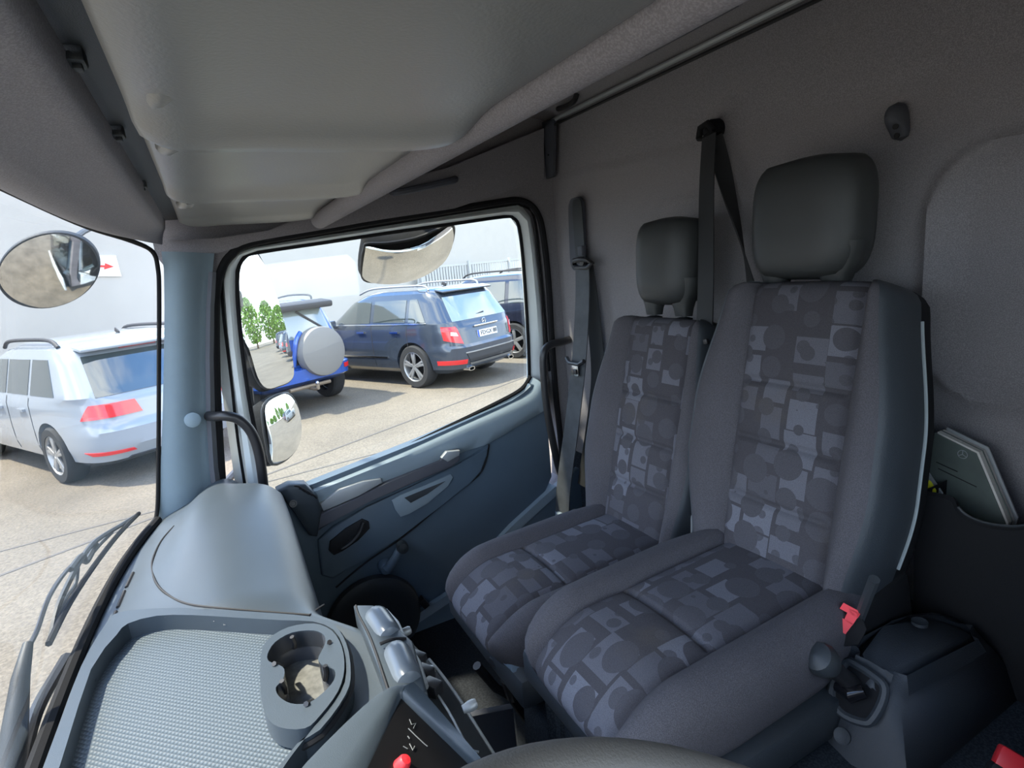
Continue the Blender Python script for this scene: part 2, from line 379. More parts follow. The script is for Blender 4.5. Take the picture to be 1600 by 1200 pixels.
# roof edge above the door front
bm = bmesh.new()
grid(bm, [[onx(a, b, x) for a, b in ((262, 376), (340, 372), (420, 360), (560, 300), (700, 262), (850, 200), (905, 120))] for x in (1.86, 1.93)])
grid(bm, [[onx(a, b, 1.93) for a, b in ((262, 376), (340, 372), (420, 360), (560, 300), (700, 262), (850, 200))], [onx(a, b, 1.935) for a, b in ((255, 395), (340, 396), (392, 380), (560, 350), (700, 329), (850, 280))]])
obj('corner_liner', bm, K['wallfab'], ce)

# ---- floor, tunnel, front wall, driver's side
bm = bmesh.new(); box(bm, (.85, -.45, -1.33), (2.3, 1.7, .04))
fl = tag(obj('floor', bm, K['floor']), kind='structure')
bm = bmesh.new()
prism(bm, [Vector((.12, YB, -.785)), Vector((.92, YB, -.785)), Vector((1.0, YB, -.84)), Vector((1.05, YB, -1.32)), Vector((.05, YB, -1.32)), Vector((.08, YB, -.83))], (0, .78, 0))
bmesh.ops.bevel(bm, geom=bm.edges[:], offset=.02, segments=2, affect='EDGES')
obj('engine_tunnel', bm, K['carpet'], fl)
bm = bmesh.new(); box(bm, (.85, .24, -1.06), (2.3, .03, .60)); wf = tag(obj('wall_front', bm, K['groove']), kind='structure')
bm = bmesh.new(); box(bm, (.85, .40, -1.20), (2.36, .06, .75), bev=.02); obj('front_skin', bm, K['white'], wf)
hole = [Vector((-.30, y, z)) for y, z in ((.12, -.58), (.02, .12), (-.95, .16), (-1.0, .1), (-1.0, -.4), (-.6, -.5))]
bm = bmesh.new(); holeplate(bm, [Vector((-.30, y, z)) for y, z in ((.3, -1.35), (.27, -.62), (.12, .16), (.05, .55), (YB-.03, .55), (YB-.03, -1.35))], hole, (-.06, 0, 0))
wl = tag(obj('wall_left', bm, K['wallfab']), kind='structure')
w2 = tag(thing('window_2', None, None), kind='structure'); bm = bmesh.new(); prism(bm, [h+Vector((-.03, 0, 0)) for h in hole], (-.005, 0, 0)); obj('pane', bm, K['glass'], w2, smooth=False)

# ==================================================================== OVERHEAD VISOR PANELS
sv = thing('overhead_console', 'long grey padded overhead visor shelf above the windscreen with three overlapping panels', 'overhead shelf', (.8, -.15, .2))
def visor(x0, x1, zc, th, endr):
    bm = bmesh.new(); rows = []
    N = 34
    for i in range(N+1):
        t = i/N; x = lerp(x0, x1, t)
        e = min((x1-x), (x-x0)+.2)/endr; e = max(0, min(1, e)); cr = (1-(1-e)**2.6)**(1/2.6) if e < 1 else 1
        yf = .035 - .075*(1-cr) ; yr = -.318 if x1 < .8 else -.337
        lip = .014*math.exp(-((x-(x1-.045))/.06)**2)
        ring = []
        for k in range(36):
            a = 2*math.pi*k/36; u = spow(math.cos(a), 2/3.2); v = spow(math.sin(a), 2/2.4)
            y = lerp(yr, yf, (u+1)/2); fw = sm((y+.20)/.20); ce_ = lerp(1, cr, .12+.88*fw)
            z = zc + v*th*(.35+.65*ce_) - (lip if v < 0 else 0) - (.006*math.exp(-((y-.0)/.05)**2) if v < 0 else 0)
            ring.append(Vector((x, y, z)))
        rows.append(ring)
    V = grid(bm, rows, close_u=True); bm.faces.new(V[0]); bm.faces.new(V[-1]); return bm
for i, (a, b, z) in enumerate(((-.28, .755, .175), (.66, 1.29, .190), (1.19, 1.87, .204))):
    obj('visor_panel', visor(a, b, z, .019, .10), K['visor'], sv, angle=60)
for x, z in ((.765, .168), (1.30, .172), (.585, .17)):
    bm = bmesh.new(); tube(bm, [(x-.03, -.0, z), (x-.01, .004, z-.004), (x+.035, .012, z-.002)], [.013, .014, .011], 12); obj('hinge_pin', bm, K['visor'], sv)
bm = bmesh.new(); rows = []
for x in [-.3+i*.06 for i in range(37)]:
    x = min(x, 1.885)
    rows.append([Vector((x, -.337+.024*math.cos(a), .174+.024*math.sin(a))) for a in [math.pi*(.0+k/14*1.6)-math.pi*.95 for k in range(15)]])
grid(bm, rows); obj('rear_lip', bm, K['headliner'], sv, angle=60)
bm = bmesh.new(); box(bm, (.8, -.15, .235), (2.15, .36, .03)); obj('shelf_core', bm, K['groove'], sv)
bm = bmesh.new(); prism(bm, [onplane(a, b, Vector((0, -.7, ZC+.03)), Vector((0, 0, 1))) for a, b in ((978, 98), (1030, 66), (1100, 22), (1130, 0), (1200, 0), (1080, 62), (1010, 82))], (0, 0, -.012)); obj('roof_recess', bm, K['groove'], ce)
# recess grip seen behind the shelf
bm = bmesh.new(); c = onx(700, 288, 1.93)
tube(bm, spl([onx(612, 300, 1.93), onx(625, 300, 1.90), onx(660, 293, 1.895), onx(700, 284, 1.895), onx(712, 280, 1.93)], 5), .011, 8)
g1 = obj('grab_handle', bm, K['groove']); tag(g1, 'dark roof grab handle above the passenger door window', 'grab handle')
bm = bmesh.new()
pts = [ony(872, 170, -1.16), ony(885, 166, -1.15), ony(897, 158, -1.15), ony(901, 148, -1.16)]
tube(bm, spl(pts, 5), .009, 8); tag(obj('coat_hook', bm, K['black']), 'small black hook at the roof corner above the passenger door', 'hook')

# ==================================================================== PASSENGER DOOR
dr = tag(thing('door_1', None, None, (2.0, -.6, -1.0)), kind='structure')
GL = [(419, 768), (405, 700), (392, 640), (380, 560), (372, 480), (371, 425), (382, 402), (405, 394), (500, 380), (600, 365), (700, 351), (785, 339), (800, 341), (809, 354), (815, 400), (820, 470), (824, 540), (825, 600), (819, 615), (800, 626), (660, 690), (500, 758), (440, 782)]
FR = [(392, 790), (380, 700), (366, 600), (356, 520), (350, 440), (354, 415), (368, 398), (395, 387), (500, 371), (600, 355), (700, 340), (785, 328), (812, 327), (828, 342), (836, 400), (844, 480), (850, 560), (853, 610), (845, 650), (800, 680), (660, 740), (500, 810), (430, 830)]
glp = [onx(x, y, 2.0) for x, y in GL]; frp = [onx(x, y, 1.965) for x, y in FR]
bm = bmesh.new()
gi = [onx(x, y, 1.985) for x, y in GL]
# white frame: faces between outer and inner loops, rolled
n = len(gi)
fc_ = sum(frp, Vector())/n
rows = [[lerp(fc_, p, 1.07)+Vector((.05, 0, 0)) for p in frp], [p+Vector((.03, 0, 0)) for p in frp], frp, [lerp(frp[i], gi[i], .35)+Vector((-.014, 0, 0)) for i in range(n)], [lerp(frp[i], gi[i], .75)+Vector((-.006, 0, 0)) for i in range(n)], gi, [p+Vector((.008, 0, 0)) for p in gi]]
grid(bm, rows, close_u=True); obj('window_frame', bm, K['white'], dr, angle=50)
bm = bmesh.new(); tube(bm, spl([p+Vector((-.008, 0, 0)) for p in gi], 3, True), .0065, 8, True); obj('window_seal', bm, K['rubber'], dr)
bm = bmesh.new(); prism(bm, spl(glp, 2, True), (.004, 0, 0)); obj('pane', bm, K['glass'], dr, smooth=False)
bm = bmesh.new(); tube(bm, spl([onx(x, y, 1.972) for x, y in [(388, 790), (372, 690), (361, 590), (350, 500), (346, 430), (352, 408), (368, 394), (395, 384), (600, 351), (785, 322), (814, 321), (834, 338), (842, 400), (850, 480), (858, 580)]], 4), .0045, 6); obj('outer_gasket', bm, K['rubber'], dr)
# outer skin
bm = bmesh.new(); prism(bm, [Vector((2.03, y, z)) for y, z in ((.0, -.84), (-1.1, -.70), (-1.1, -1.0), (-.6, -1.3), (.0, -1.3))], (.02, 0, 0)); obj('outer_skin', bm, K['white'], dr)
# inner trim, main shape
def PX(pts, x): return [onx(a, b, x) for a, b in pts]
bm = bmesh.new()
main = PX([(436, 778), (500, 752), (660, 688), (800, 626), (820, 616), (828, 600), (848, 602), (855, 660), (863, 745), (850, 775), (790, 838), (700, 930), (620, 985), (540, 1020), (430, 1000), (380, 880), (395, 800)], 1.925)
bevprism(bm, main, (.05, 0, 0), .008, 3); obj('trim_panel', bm, K['door'], dr, angle=50)
# upper ledge: lofted light band that widens to the rear
bm = bmesh.new()
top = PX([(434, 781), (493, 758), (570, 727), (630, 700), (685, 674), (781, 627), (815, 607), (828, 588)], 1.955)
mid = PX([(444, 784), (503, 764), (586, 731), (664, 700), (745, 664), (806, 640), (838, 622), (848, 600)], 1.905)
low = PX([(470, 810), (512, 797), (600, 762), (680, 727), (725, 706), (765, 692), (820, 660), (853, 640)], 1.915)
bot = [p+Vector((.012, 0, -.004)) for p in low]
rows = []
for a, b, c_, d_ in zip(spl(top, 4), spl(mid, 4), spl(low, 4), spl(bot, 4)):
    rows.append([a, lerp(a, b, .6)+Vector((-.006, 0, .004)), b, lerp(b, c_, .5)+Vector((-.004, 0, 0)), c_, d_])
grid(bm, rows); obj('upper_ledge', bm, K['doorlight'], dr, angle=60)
bm = bmesh.new(); tube(bm, spl([p+Vector((-.004, 0, .001)) for p in top], 4), .0085, 6); obj('sill_seal', bm, K['rubber'], dr)
# darker inner plate with the pull bar
bm = bmesh.new(); bevprism(bm, PX([(500, 788), (530, 765), (568, 752), (595, 748), (598, 755), (560, 775), (506, 800)], 1.893), (.02, 0, 0), .004); obj('ash_lid', bm, K['silver'], dr)
bm = bmesh.new(); bevprism(bm, PX([(490, 808), (560, 778), (600, 757), (690, 722), (697, 708), (718, 703), (719, 720), (706, 730), (575, 785), (520, 812), (498, 830)], 1.886), (.035, 0, 0), .006, 3); obj('pull_bar', bm, mat('grey purple grip', (.10, .10, .115), .5, bump=.2, bscale=500), dr)
bm = bmesh.new(); bevprism(bm, PX([(690, 716), (698, 706), (719, 704), (718, 712), (700, 722)], 1.876), (.02, 0, 0), .004); obj('pull_end', bm, K['silver'], dr)
# lower section: light moulded bulge with grip pocket
bm = bmesh.new()
bul = PX([(497, 845), (520, 824), (575, 792), (706, 734), (764, 696), (762, 712), (752, 738), (735, 757), (690, 790), (627, 838), (560, 880), (520, 905), (503, 900)], 1.910)
bevprism(bm, bul, (.03, 0, 0), .008, 3); obj('moulded_section', bm, K['door'], dr, angle=50)
bm = bmesh.new()
po = PX([(612, 782), (625, 774), (668, 757), (704, 741), (708, 746), (700, 760), (668, 787), (640, 803), (626, 808), (618, 797)], 1.9015)
bevprism(bm, po, (.006, 0, 0), .002); pk = obj('grip_pocket', bm, K['doorlight'], dr)
bm = bmesh.new(); bevprism(bm, PX([(632, 778), (668, 763), (696, 752), (668, 772), (642, 786)], 1.8995), (.004, 0, 0), .001); obj('pocket_hollow', bm, K['dashdark'], pk)
# inside release
bm = bmesh.new(); bevprism(bm, PX([(514, 860), (516, 846), (540, 826), (566, 811), (576, 815), (578, 826), (560, 845), (535, 862), (522, 868)], 1.9015), (.008, 0, 0), .003); rec = obj('release_recess', bm, K['seam'], dr)
bm = bmesh.new(); tube(bm, spl(PX([(533, 858), (548, 848), (561, 833), (568, 816)], 1.895), 6), [.006+.003*math.sin(i/18*3.14) for i in range(19)], 8); obj('release_lever', bm, K['black'], rec)
# window crank
bm = bmesh.new()
a, b = onx(604, 888, 1.885), onx(626, 850, 1.885)
lathe(bm, [(.024, -.03), (.024, 0), (.02, .006), (0, .008)], a, (-1, 0, 0), 20); cr = obj('window_crank', bm, K['door'], dr)
bm = bmesh.new(); tube(bm, [a+Vector((-.008, 0, 0)), lerp(a, b, .5)+Vector((-.018, 0, 0)), b+Vector((-.01, 0, 0))], [.017, .014, .013], 12); obj('crank_arm', bm, K['door'], cr)
bm = bmesh.new(); lathe(bm, [(.012, -.005), (.019, .0), (.021, .02), (.018, .034), (0, .038)], b+Vector((-.01, 0, 0)), (-1, .1, 0), 20); obj('crank_knob', bm, K['dashdark'], cr)
# trim seam and speaker bulge
bm = bmesh.new(); tube(bm, spl(PX([(764, 694), (760, 718), (748, 742), (720, 765), (680, 797), (628, 840), (570, 880), (525, 918)], 1.9215), 5), .0035, 6); obj('trim_seam', bm, K['seam'], dr)
bm = bmesh.new(); c = onx(585, 968, 1.91); lathe(bm, [(.17, -.0), (.165, .02), (.15, .028), (.12, .026), (0, .022)], c, (-1, 0, 0), 40); obj('speaker_cover', bm, K['dashdark'], dr)
bm = bmesh.new(); bevprism(bm, PX([(655, 942), (662, 935), (672, 946), (664, 953)], 1.88), (.03, 0, 0), .003); obj('stop_buffer', bm, K['black'], dr)
# corner cap with vent at the front end of the sill
bm = bmesh.new(); bevprism(bm, PX([(432, 768), (452, 758), (478, 757), (497, 776), (503, 800), (497, 840), (484, 838), (470, 815)], 1.875), (.06, 0, 0), .012, 3); cc_ = obj('corner_cap', bm, K['dash'], dr, angle=60)
for i in range(4):
    bm = bmesh.new(); a = onx(468+i*7, 764+i*4, 1.868); tube(bm, spl([a+Vector((0, .012, .014)), a+Vector((-.008, 0, .010)), a+Vector((-.006, -.010, -.006))], 4), .0035, 6); obj('vent_fin', bm, K['black'], cc_)
bm = bmesh.new(); lathe(bm, [(.012, 0), (.012, .004), (.008, .004), (.007, .001), (0, .001)], onx(458, 787, 1.872), (-1, 0, .3), 16); obj('vent_button', bm, K['black'], cc_)

# grab handles
bm = bmesh.new()
pts = [onx(326, 650, 1.90), onx(336, 651, 1.87), onx(352, 650, 1.845), onx(374, 656, 1.84), onx(393, 676, 1.84), onx(405, 710, 1.845), onx(412, 760, 1.86), onx(416, 800, 1.89)]
tube(bm, spl(pts, 6), .0145, 12); tag(obj('grab_handle', bm, K['black']), 'black curved grab handle on the windscreen pillar beside the mirror', 'grab handle')
bm = bmesh.new()
pts = [onx(893, 529, 1.93), onx(880, 534, 1.88), onx(862, 538, 1.86), onx(851, 548, 1.855), onx(849, 575, 1.855), onx(855, 640, 1.855), onx(866, 700, 1.86), onx(874, 735, 1.885), onx(877, 742, 1.93)]
tube(bm, spl(pts, 6), .0145, 12); tag(obj('grab_handle', bm, K['black']), 'black curved grab handle behind the door beside the outer belt', 'grab handle')

# ==================================================================== SEATS
def ringpts(w, t, iw, n, a1=.02, a2=-.75, seg=(10, 18, 9, 8)):
    """(u,d,zone) all round; zones: 0 insert,1 bolster,2 side,3 back"""
    ti = math.acos(min(.999, (iw/w)))**1.0
    ti = math.acos(min(.999, (min(iw, w*.98)/w)**(n/2)))
    out = []
    def cl(k, N): s = k/N; return s+(-.5*math.sin(2*math.pi*s)/math.pi)*.75
    def P(a): return (w*spow(math.cos(a), 2/n), t*spow(math.sin(a), 2/n))
    for k in range(seg[1]):
        a = -iw+2*iw*cl(k, seg[1]); a = max(-w*.98, min(w*.98, a)); out.append((a, t*(1-abs(a/w)**n)**(1/n), 0, 0))
    A0, A1, A2 = ti, a1, a2
    for k in range(seg[0]): out.append((*P(lerp(A0, A1, cl(k, seg[0]))), 1, 0))
    for k in range(seg[2]): out.append((*P(lerp(A1, A2, k/seg[2])), 2, 0))
    for k in range(seg[3]*2): out.append((*P(lerp(A2, -math.pi-A2, k/(seg[3]*2))), 3, 0))
    for k in range(seg[2]): out.append((*P(lerp(-math.pi-A2, -math.pi-A1, k/seg[2])), 2, 0))
    for k in range(seg[0]): out.append((*P(lerp(math.pi-A1-2*math.pi, -math.pi-ti, cl(k, seg[0]))), 1, 0))
    return out
def upholstery(root, ctr, wf, tf, nf, iwf, bump, chans, vs, X, names, matsd, uvo, length, n=3.4, dip=.0, a1=.02, a2=-.75, asym=0.0):
    V = []
    Z = None; UV = []
    def sk(u, iw): return u+asym*(abs(u)-iw) if abs(u) > iw else u
    for v in vs:
        w, t, iw = wf(v), tf(v), iwf(v); rg = ringpts(w, t, iw, n, a1, a2); C, N = ctr(v), nf(v); row = []; uvr = []
        ch = sum(math.exp(-((v-c)*length/.007)**2)*.007+math.exp(-((v-c)*length/.025)**2)*.004 for c in chans)
        for (u, d, z, _) in rg:
            if d > 0:
                au = abs(u)
                bb = bump*sm((au-iw)/(max(.01, (w-iw)*.45)))*sm((w-au)/(w*.12)+.35)*(1 if au > iw else 0)
                sg = .007*math.exp(-((au-iw)/.006)**2)
                pf = .006*math.cos(u/iw*math.pi/2) if au < iw else 0
                d = d+(bb-sg+pf)*sm(t/.03)-(ch if au < iw*.97 else 0)-dip*(1-(au/w)**2)
            if asym and d < 0: d *= 1.45
            row.append(C+X*sk(u, iw)+N*d); uvr.append((u+uvo[0], v*length+uvo[1]))
        V.append(row); UV.append(uvr); Z = [r[2] for r in rg]
    m = len(Z)
    parts = {}
    for zone in sorted(set(names)):
        pass
    groups = {}
    for k, nm in enumerate(names): groups.setdefault(nm, []).append(k)
    res = {}
    for nm, zones in groups.items():
        bm = bmesh.new(); uvl = bm.loops.layers.uv.new('UVMap'); cache = {}
        def gv(i, j):
            j %= m
            if (i, j) not in cache: cache[(i, j)] = bm.verts.new(V[i][j])
            return cache[(i, j)]
        for i in range(len(V)-1):
            for j in range(m):
                if Z[j] in zones:
                    f = bm.faces.new((gv(i, j), gv(i, j+1), gv(i+1, j+1), gv(i+1, j)))
                    for lp, (a, b) in zip(f.loops, ((i, j), (i, j+1), (i+1, j+1), (i+1, j))): lp[uvl].uv = UV[a][b % m]
        if 3 in zones:
            for i in (0, len(V)-1):
                bm.faces.new([gv(i, j) for j in range(m)])
        res[nm] = obj(nm, bm, matsd[nm], root, angle=75)
    return V, Z
def vsamp(chans, N=46):
    s = [0, .004, .012, .025, .045, .07]+[.1+.8*i/N for i in range(N+1)]+[.93, .955, .975, .988, .996, 1]
    for c in chans: s += [c-.02, c-.012, c-.006, c, c+.006, c+.012, c+.02]
    return sorted(set(round(x, 4) for x in s))
def endprof(v, a=.12, b=.1, k=2.4):
    e = 1
    if v < a: e = (1-(1-v/a)**k)**(1/k)
    if v > 1-b: e = (1-((v-1+b)/b)**k)**(1/k)
    return max(.03, e)
def make_seat(cx, dz, label, piping=True, hr_w=.12, hr_h=.125, hx=.10, hz=0, uvo=(0, 0), base=True, kx=1.0):
    root = thing('passenger_seat', label, 'seat', (cx, -.75, -.79+dz))
    X = Vector((1, 0, 0))
    # --- cushion: v 0 front .. 1 back
    F0, F1 = Vector((cx, -.385, -.672+dz)), Vector((cx, -.93, -.650+dz))
    ang = lambda v: lerp(.25, .0, sm(v*3))
    def cn(v): a = .55*(1-sm(v/.22)); return Vector((0, math.sin(a)*.9, math.cos(a))).normalized()
    def cc(v): p = lerp(F0, F1, v); return p+Vector((0, 0, -.035*(1-sm(v/.2))))
    cw = lambda v: .190*kx*(.93+.07*sm(v*3)-.16*sm((v-.6)*2.5))*(.35+.65*endprof(v, .16, .12))
    ct = lambda v: .062*endprof(v, .14, .08)
    ch = [.36]
    upholstery(root, cc, cw, ct, cn, lambda v: .105*kx, .022, ch, vsamp(ch), X, ('seat_insert', 'seat_bolster', 'seat_bolster', 'seat_shell'), {'seat_insert': K['insert'], 'seat_bolster': K['bolster'], 'seat_shell': K['vinyl']}, (.1+uvo[0], .3+uvo[1]), .58, n=3.6)
    # --- backrest: v 0 bottom .. 1 top
    L0, L1 = Vector((cx, -.895, -.685+dz)), Vector((cx+.060, -1.085, -.105+dz))
    bdir = (L1-L0).normalized(); nn = bdir.cross(X).normalized(); nn = nn if nn.y > 0 else -nn
    def bw(v):
        b = lerp(.175, .222, sm(v/.4)) if v < .4 else lerp(.222, .180, sm((v-.55)/.45))
        return b*kx*(.55+.45*endprof(v, .1, .06, 2.6))
    bt = lambda v: lerp(.085, .075, v)*(.25+.75*endprof(v, .08, .07))
    ch = [.28, .47, .66]
    V, Z = upholstery(root, lambda v: lerp(L0, L1, v), bw, bt, lambda v: nn, lambda v: lerp(.108, .118, v)*kx, .030, ch, vsamp(ch), X, ('back_insert', 'back_bolster', 'back_side', 'back_shell'), {'back_insert': K['insert'], 'back_bolster': K['bolster'], 'back_side': K['vinyl'], 'back_shell': K['blackmatte']}, (.37+uvo[0], .05+uvo[1]), .64, n=3.4, a1=.62, a2=-.05, asym=.25)
    if piping:
        js = [i for i in range(1, len(Z)) if Z[i-1] == 3 and Z[i] == 2]
        j2 = js
        for j in (js[:1]):
            bm = bmesh.new(); tube(bm, [V[i][j]+Vector((-.002, 0, 0)) for i in range(12, len(V)-6)], .0028, 6); obj('piping', bm, K['piping'], root)
    # --- headrest
    hc = Vector((cx+hx, -1.085, .036+dz+hz)); bm = bmesh.new(); rows = []
    hb = Vector((0, -.05, 1)).normalized(); hn = Vector((0, 1, .05)).normalized()
    for i in range(25):
        v = i/24*2-1; e = (1-abs(v)**3.6)**(1/3.6) if abs(v) < 1 else 0; e = max(.05, e)
        wd = hr_w*(1-.05*(v < 0)*v*v)*(.30+.70*e); t = .062*(.15+.85*e)
        rows.append([hc+hb*(v*hr_h-.01)+X*(wd*spow(math.cos(a), 2/3.6))+hn*(t*spow(math.sin(a), 2/2.8)+.012*math.cos(a)**2*-1) for a in [2*math.pi*k/40 for k in range(40)]])
    V2 = grid(bm, rows, close_u=True); bm.faces.new(V2[0]); bm.faces.new(V2[-1]); hr = obj('headrest', bm, K['headrest'], root, angle=70)
    for s in (-1, 1):
        bm = bmesh.new(); q = hc+X*(s*hr_w*.58)
        z0, z1 = -hr_h-.038, -hr_h+.06
        rows = []
        for t, ww in ((0, .034), (.2, .037), (.4, .050), (.6, .078), (1, .10)):
            rows.append([q+hb*lerp(z0, z1, t)+X*(ww*.62*spow(math.cos(a), .6)-s*(ww-.028)*.15)+hn*(.017+.018*t)*spow(math.sin(a), .6) for a in [2*math.pi*k/16 for k in range(16)]])
        Vv = grid(bm, rows, close_u=True); bm.faces.new(Vv[0]); bm.faces.new(Vv[-1]); obj('headrest_foot', bm, K['headrest'], hr, angle=60)
        bm = bmesh.new(); tube(bm, [q+hb*(z0+.01), q+hb*(z0-.06)], .007, 10); obj('headrest_rod', bm, K['black'], hr)
        bm = bmesh.new(); lathe(bm, [(.022, 0), (.022, .006), (.012, .009)], q+hb*(z0-.012), hb, 14); obj('rod_collar', bm, K['dashdark'], root)
    # --- frame under the cushion
    bm = bmesh.new(); box(bm, (cx, -.66, -.745+dz), (.40*kx, .52, .07), bev=.015); obj('seat_pan', bm, K['vinyl'], root)
    for s in (-1, 1):
        bm = bmesh.new(); box(bm, (cx+s*.17*kx, -.68, -.80+dz), (.03, .44, .06), bev=.006); obj('seat_rail', bm, K['black'], root)
    return root
s_mid = make_seat(.675, 0, 'large middle passenger seat with patterned insert and pale piping, nearest the camera', True, .118, .118, .105)
s_out = make_seat(1.085, -.088, 'smaller outer passenger seat beside the door behind the middle seat', False, .098, .112, .095, hz=.022, uvo=(.55, .72))
s_out.name = 'passenger_seat'
# recliner plastic and bolt of the middle seat
bm = bmesh.new(); box(bm, (.53, -.93, -.70), (.05, .16, .20), rot=Matrix.Rotation(R(-14), 3, 'X'), bev=.012); rb = obj('recliner_cover', bm, K['blackmatte'], s_mid)
bm = bmesh.new(); lathe(bm, [(.016, 0), (.016, .004), (.008, .005), (.008, .009), (0, .009)], ony(1368, 911, -.93), (-1, .3, 0), 18); obj('recliner_bolt', bm, K['black'], s_mid)
# storage box under the middle seat (carpeted front) 
bm = bmesh.new()
prism(bm, [onz(835, 1035, -.74), onz(870, 1022, -.72), onz(1010, 1150, -.74), onz(1130, 1165, -.76), Vector((.50, -.85, -.76)), Vector((.88, -.85, -.76))], (0, 0, -.55))
bmesh.ops.bevel(bm, geom=bm.edges[:], offset=.015, segments=2, affect='EDGES')
tag(obj('seat_plinth', bm, K['carpet']), 'dark blue textured plinth under the middle passenger seat', 'seat base')
# outer seat front plate and lower frame
bm = bmesh.new()
bevprism(bm, [onz(712, 925, -.76), onz(735, 960, -.775), onz(770, 1000, -.785), onz(800, 1032, -.79), onz(800, 1052, -.80), onz(765, 1018, -.80), onz(722, 958, -.80)], (0, -.05, 0), .003)
obj('front_plate', bm, K['door'], s_out)
bm = bmesh.new()
tube(bm, [onz(745, 1040, -.86), onz(775, 1075, -.95), onz(800, 1090, -.98), onz(835, 1140, -1.1)], .010, 8); tube(bm, [onz(770, 1030, -.84), onz(812, 1060, -.84)], .013, 8)
tube(bm, [onz(800, 1090, -.98), onz(790, 1060, -.86)], .012, 8)
obj('slide_lever', bm, K['black'], s_out)
bm = bmesh.new(); box(bm, (1.07, -.75, -1.08), (.36, .44, .46), bev=.02); tag(obj('seat_plinth', bm, K['carpet']), 'dark carpeted plinth under the outer passenger seat', 'seat base')

# ---- driver's seat, only its edge shows at the right
def driver():
    root = thing('driver_seat', 'purple grey driver seat at the right edge of the view', 'seat', (.02, -.9, -1.2)); X = Vector((1, 0, 0))
    C0, C1 = Vector((-.01, -.42, -.60)), Vector((-.01, -.90, -.62))
    upholstery(root, lambda v: lerp(C0, C1, v), lambda v: .215*(.35+.65*endprof(v)), lambda v: .065*endprof(v), lambda v: Vector((0, 0, 1)), lambda v: .1, .03, [.4], vsamp([.4]), X, ('seat_insert', 'seat_bolster', 'seat_bolster', 'seat_shell'), {'seat_insert': K['insert'], 'seat_bolster': K['bolster'], 'seat_shell': K['vinyl']}, (.2, .6), .5)
    L0, L1 = Vector((.045, -.88, -.66)), Vector((.03, -1.06, -.03))
    nn = (L1-L0).normalized().cross(X).normalized(); nn = nn if nn.y > 0 else -nn
    upholstery(root, lambda v: lerp(L0, L1, v), lambda v: .225*(.35+.65*endprof(v)), lambda v: .065*(.25+.75*endprof(v)), lambda v: nn, lambda v: .11, .03, [.3, .6], vsamp([.3, .6]), X, ('back_insert', 'back_bolster', 'back_side', 'back_shell'), {'back_insert': K['insert'], 'back_bolster': K['bolster'], 'back_side': K['vinyl'], 'back_shell': K['blackmatte']}, (.2, .6), .6)
    bm = bmesh.new(); box(bm, (-.02, -.66, -.98), (.26, .42, .62), bev=.02); obj('pedestal', bm, K['black'], root)
driver()

# ==================================================================== BELTS
def ribbon(bm, pts, wdir, w, th=.0018, twist=None):
    P = spl(pts, 8); n = len(P); rows = []
    for i, p in enumerate(P):
        t = (P[min(i+1, n-1)]-P[max(i-1, 0)]).normalized()
        wd = wdir(i/(n-1)) if callable(wdir) else Vector(wdir); wd = (wd-t*wd.dot(t)).normalized(); nn = t.cross(wd)
        ww = w(i/(n-1)) if callable(w) else w
        rows.append([p+wd*ww/2+nn*th, p-wd*ww/2+nn*th, p-wd*ww/2-nn*th, p+wd*ww/2-nn*th])
    V = grid(bm, rows, close_u=True); bm.faces.new(V[0]); bm.faces.new(V[-1])
YA = YB+.035
b1 = thing('seat_belt', 'black middle seat belt hanging from a wall anchor between the two headrests', 'seat belt', (1.13, YA, .28))
bm = bmesh.new(); ribbon(bm, [ony(1108, 212, YA+.012), ony(1104, 300, -1.13), ony(1103, 430, -1.07), ony(1100, 530, -1.03), ony(1094, 640, -1.0), ony(1085, 760, -.98), ony(1075, 840, -.95)], (1, .1, 0), lambda t: lerp(.040, .046, min(1, t*2))); obj('webbing', bm, K['belt'], b1)
bm = bmesh.new(); ribbon(bm, [ony(1116, 214, YA-.005), ony(1128, 260, -1.20), ony(1140, 308, -1.19), ony(1156, 370, -1.17), ony(1174, 450, -1.14), ony(1185, 520, -1.12)], lambda t: Vector((math.cos(t*2.9+.35), math.sin(t*2.9+.35), 0)), .042); obj('rear_webbing', bm, K['belt'], b1)
bm = bmesh.new(); c = ony(1108, 202, YA-.01); lathe(bm, [(.026, -.03), (.024, -.005), (.018, .008), (.012, .014), (0, .016)], c+Vector((0, .0, 0)), (0, 1, 0), 20)
tube(bm, [c+Vector((.024, .012, -.018)), c+Vector((.012, .018, .006)), c+Vector((-.012, .018, .012)), c+Vector((-.024, .012, -.008))], .008, 8); tube(bm, [c+Vector((.024, .014, -.018)), c+Vector((0, .02, -.024)), c+Vector((-.024, .014, -.008))], .006, 8)
obj('anchor_loop', bm, K['blackmatte'], b1)
bm = bmesh.new(); c = ony(1094, 536, -1.0); box(bm, c, (.05, .008, .014), rot=Matrix.Rotation(R(15), 3, 'Y'), bev=.003); tg = obj('belt_tongue', bm, K['black'], b1)
bm = bmesh.new(); prism(bm, [ony(1088, 527, -1.01), ony(1103, 532, -1.01), ony(1102, 548, -1.01), ony(1094, 548, -1.01), ony(1090, 536, -1.01)], (0, .003, 0)); obj('steel_latch', bm, K['chrome'], tg)
b2 = thing('seat_belt', 'outer seat belt hanging from the height adjuster beside the passenger door', 'seat belt', (1.75, YA, 0))
bm = bmesh.new(); ribbon(bm, [ony(910, 415, -1.175), ony(910, 470, -1.16), ony(905, 560, -1.13), ony(894, 660, -1.10), ony(881, 760, -1.07), ony(878, 818, -1.06)], (1, .12, 0), lambda t: lerp(.070, .080, t)); obj('webbing', bm, K['beltworn'], b2)
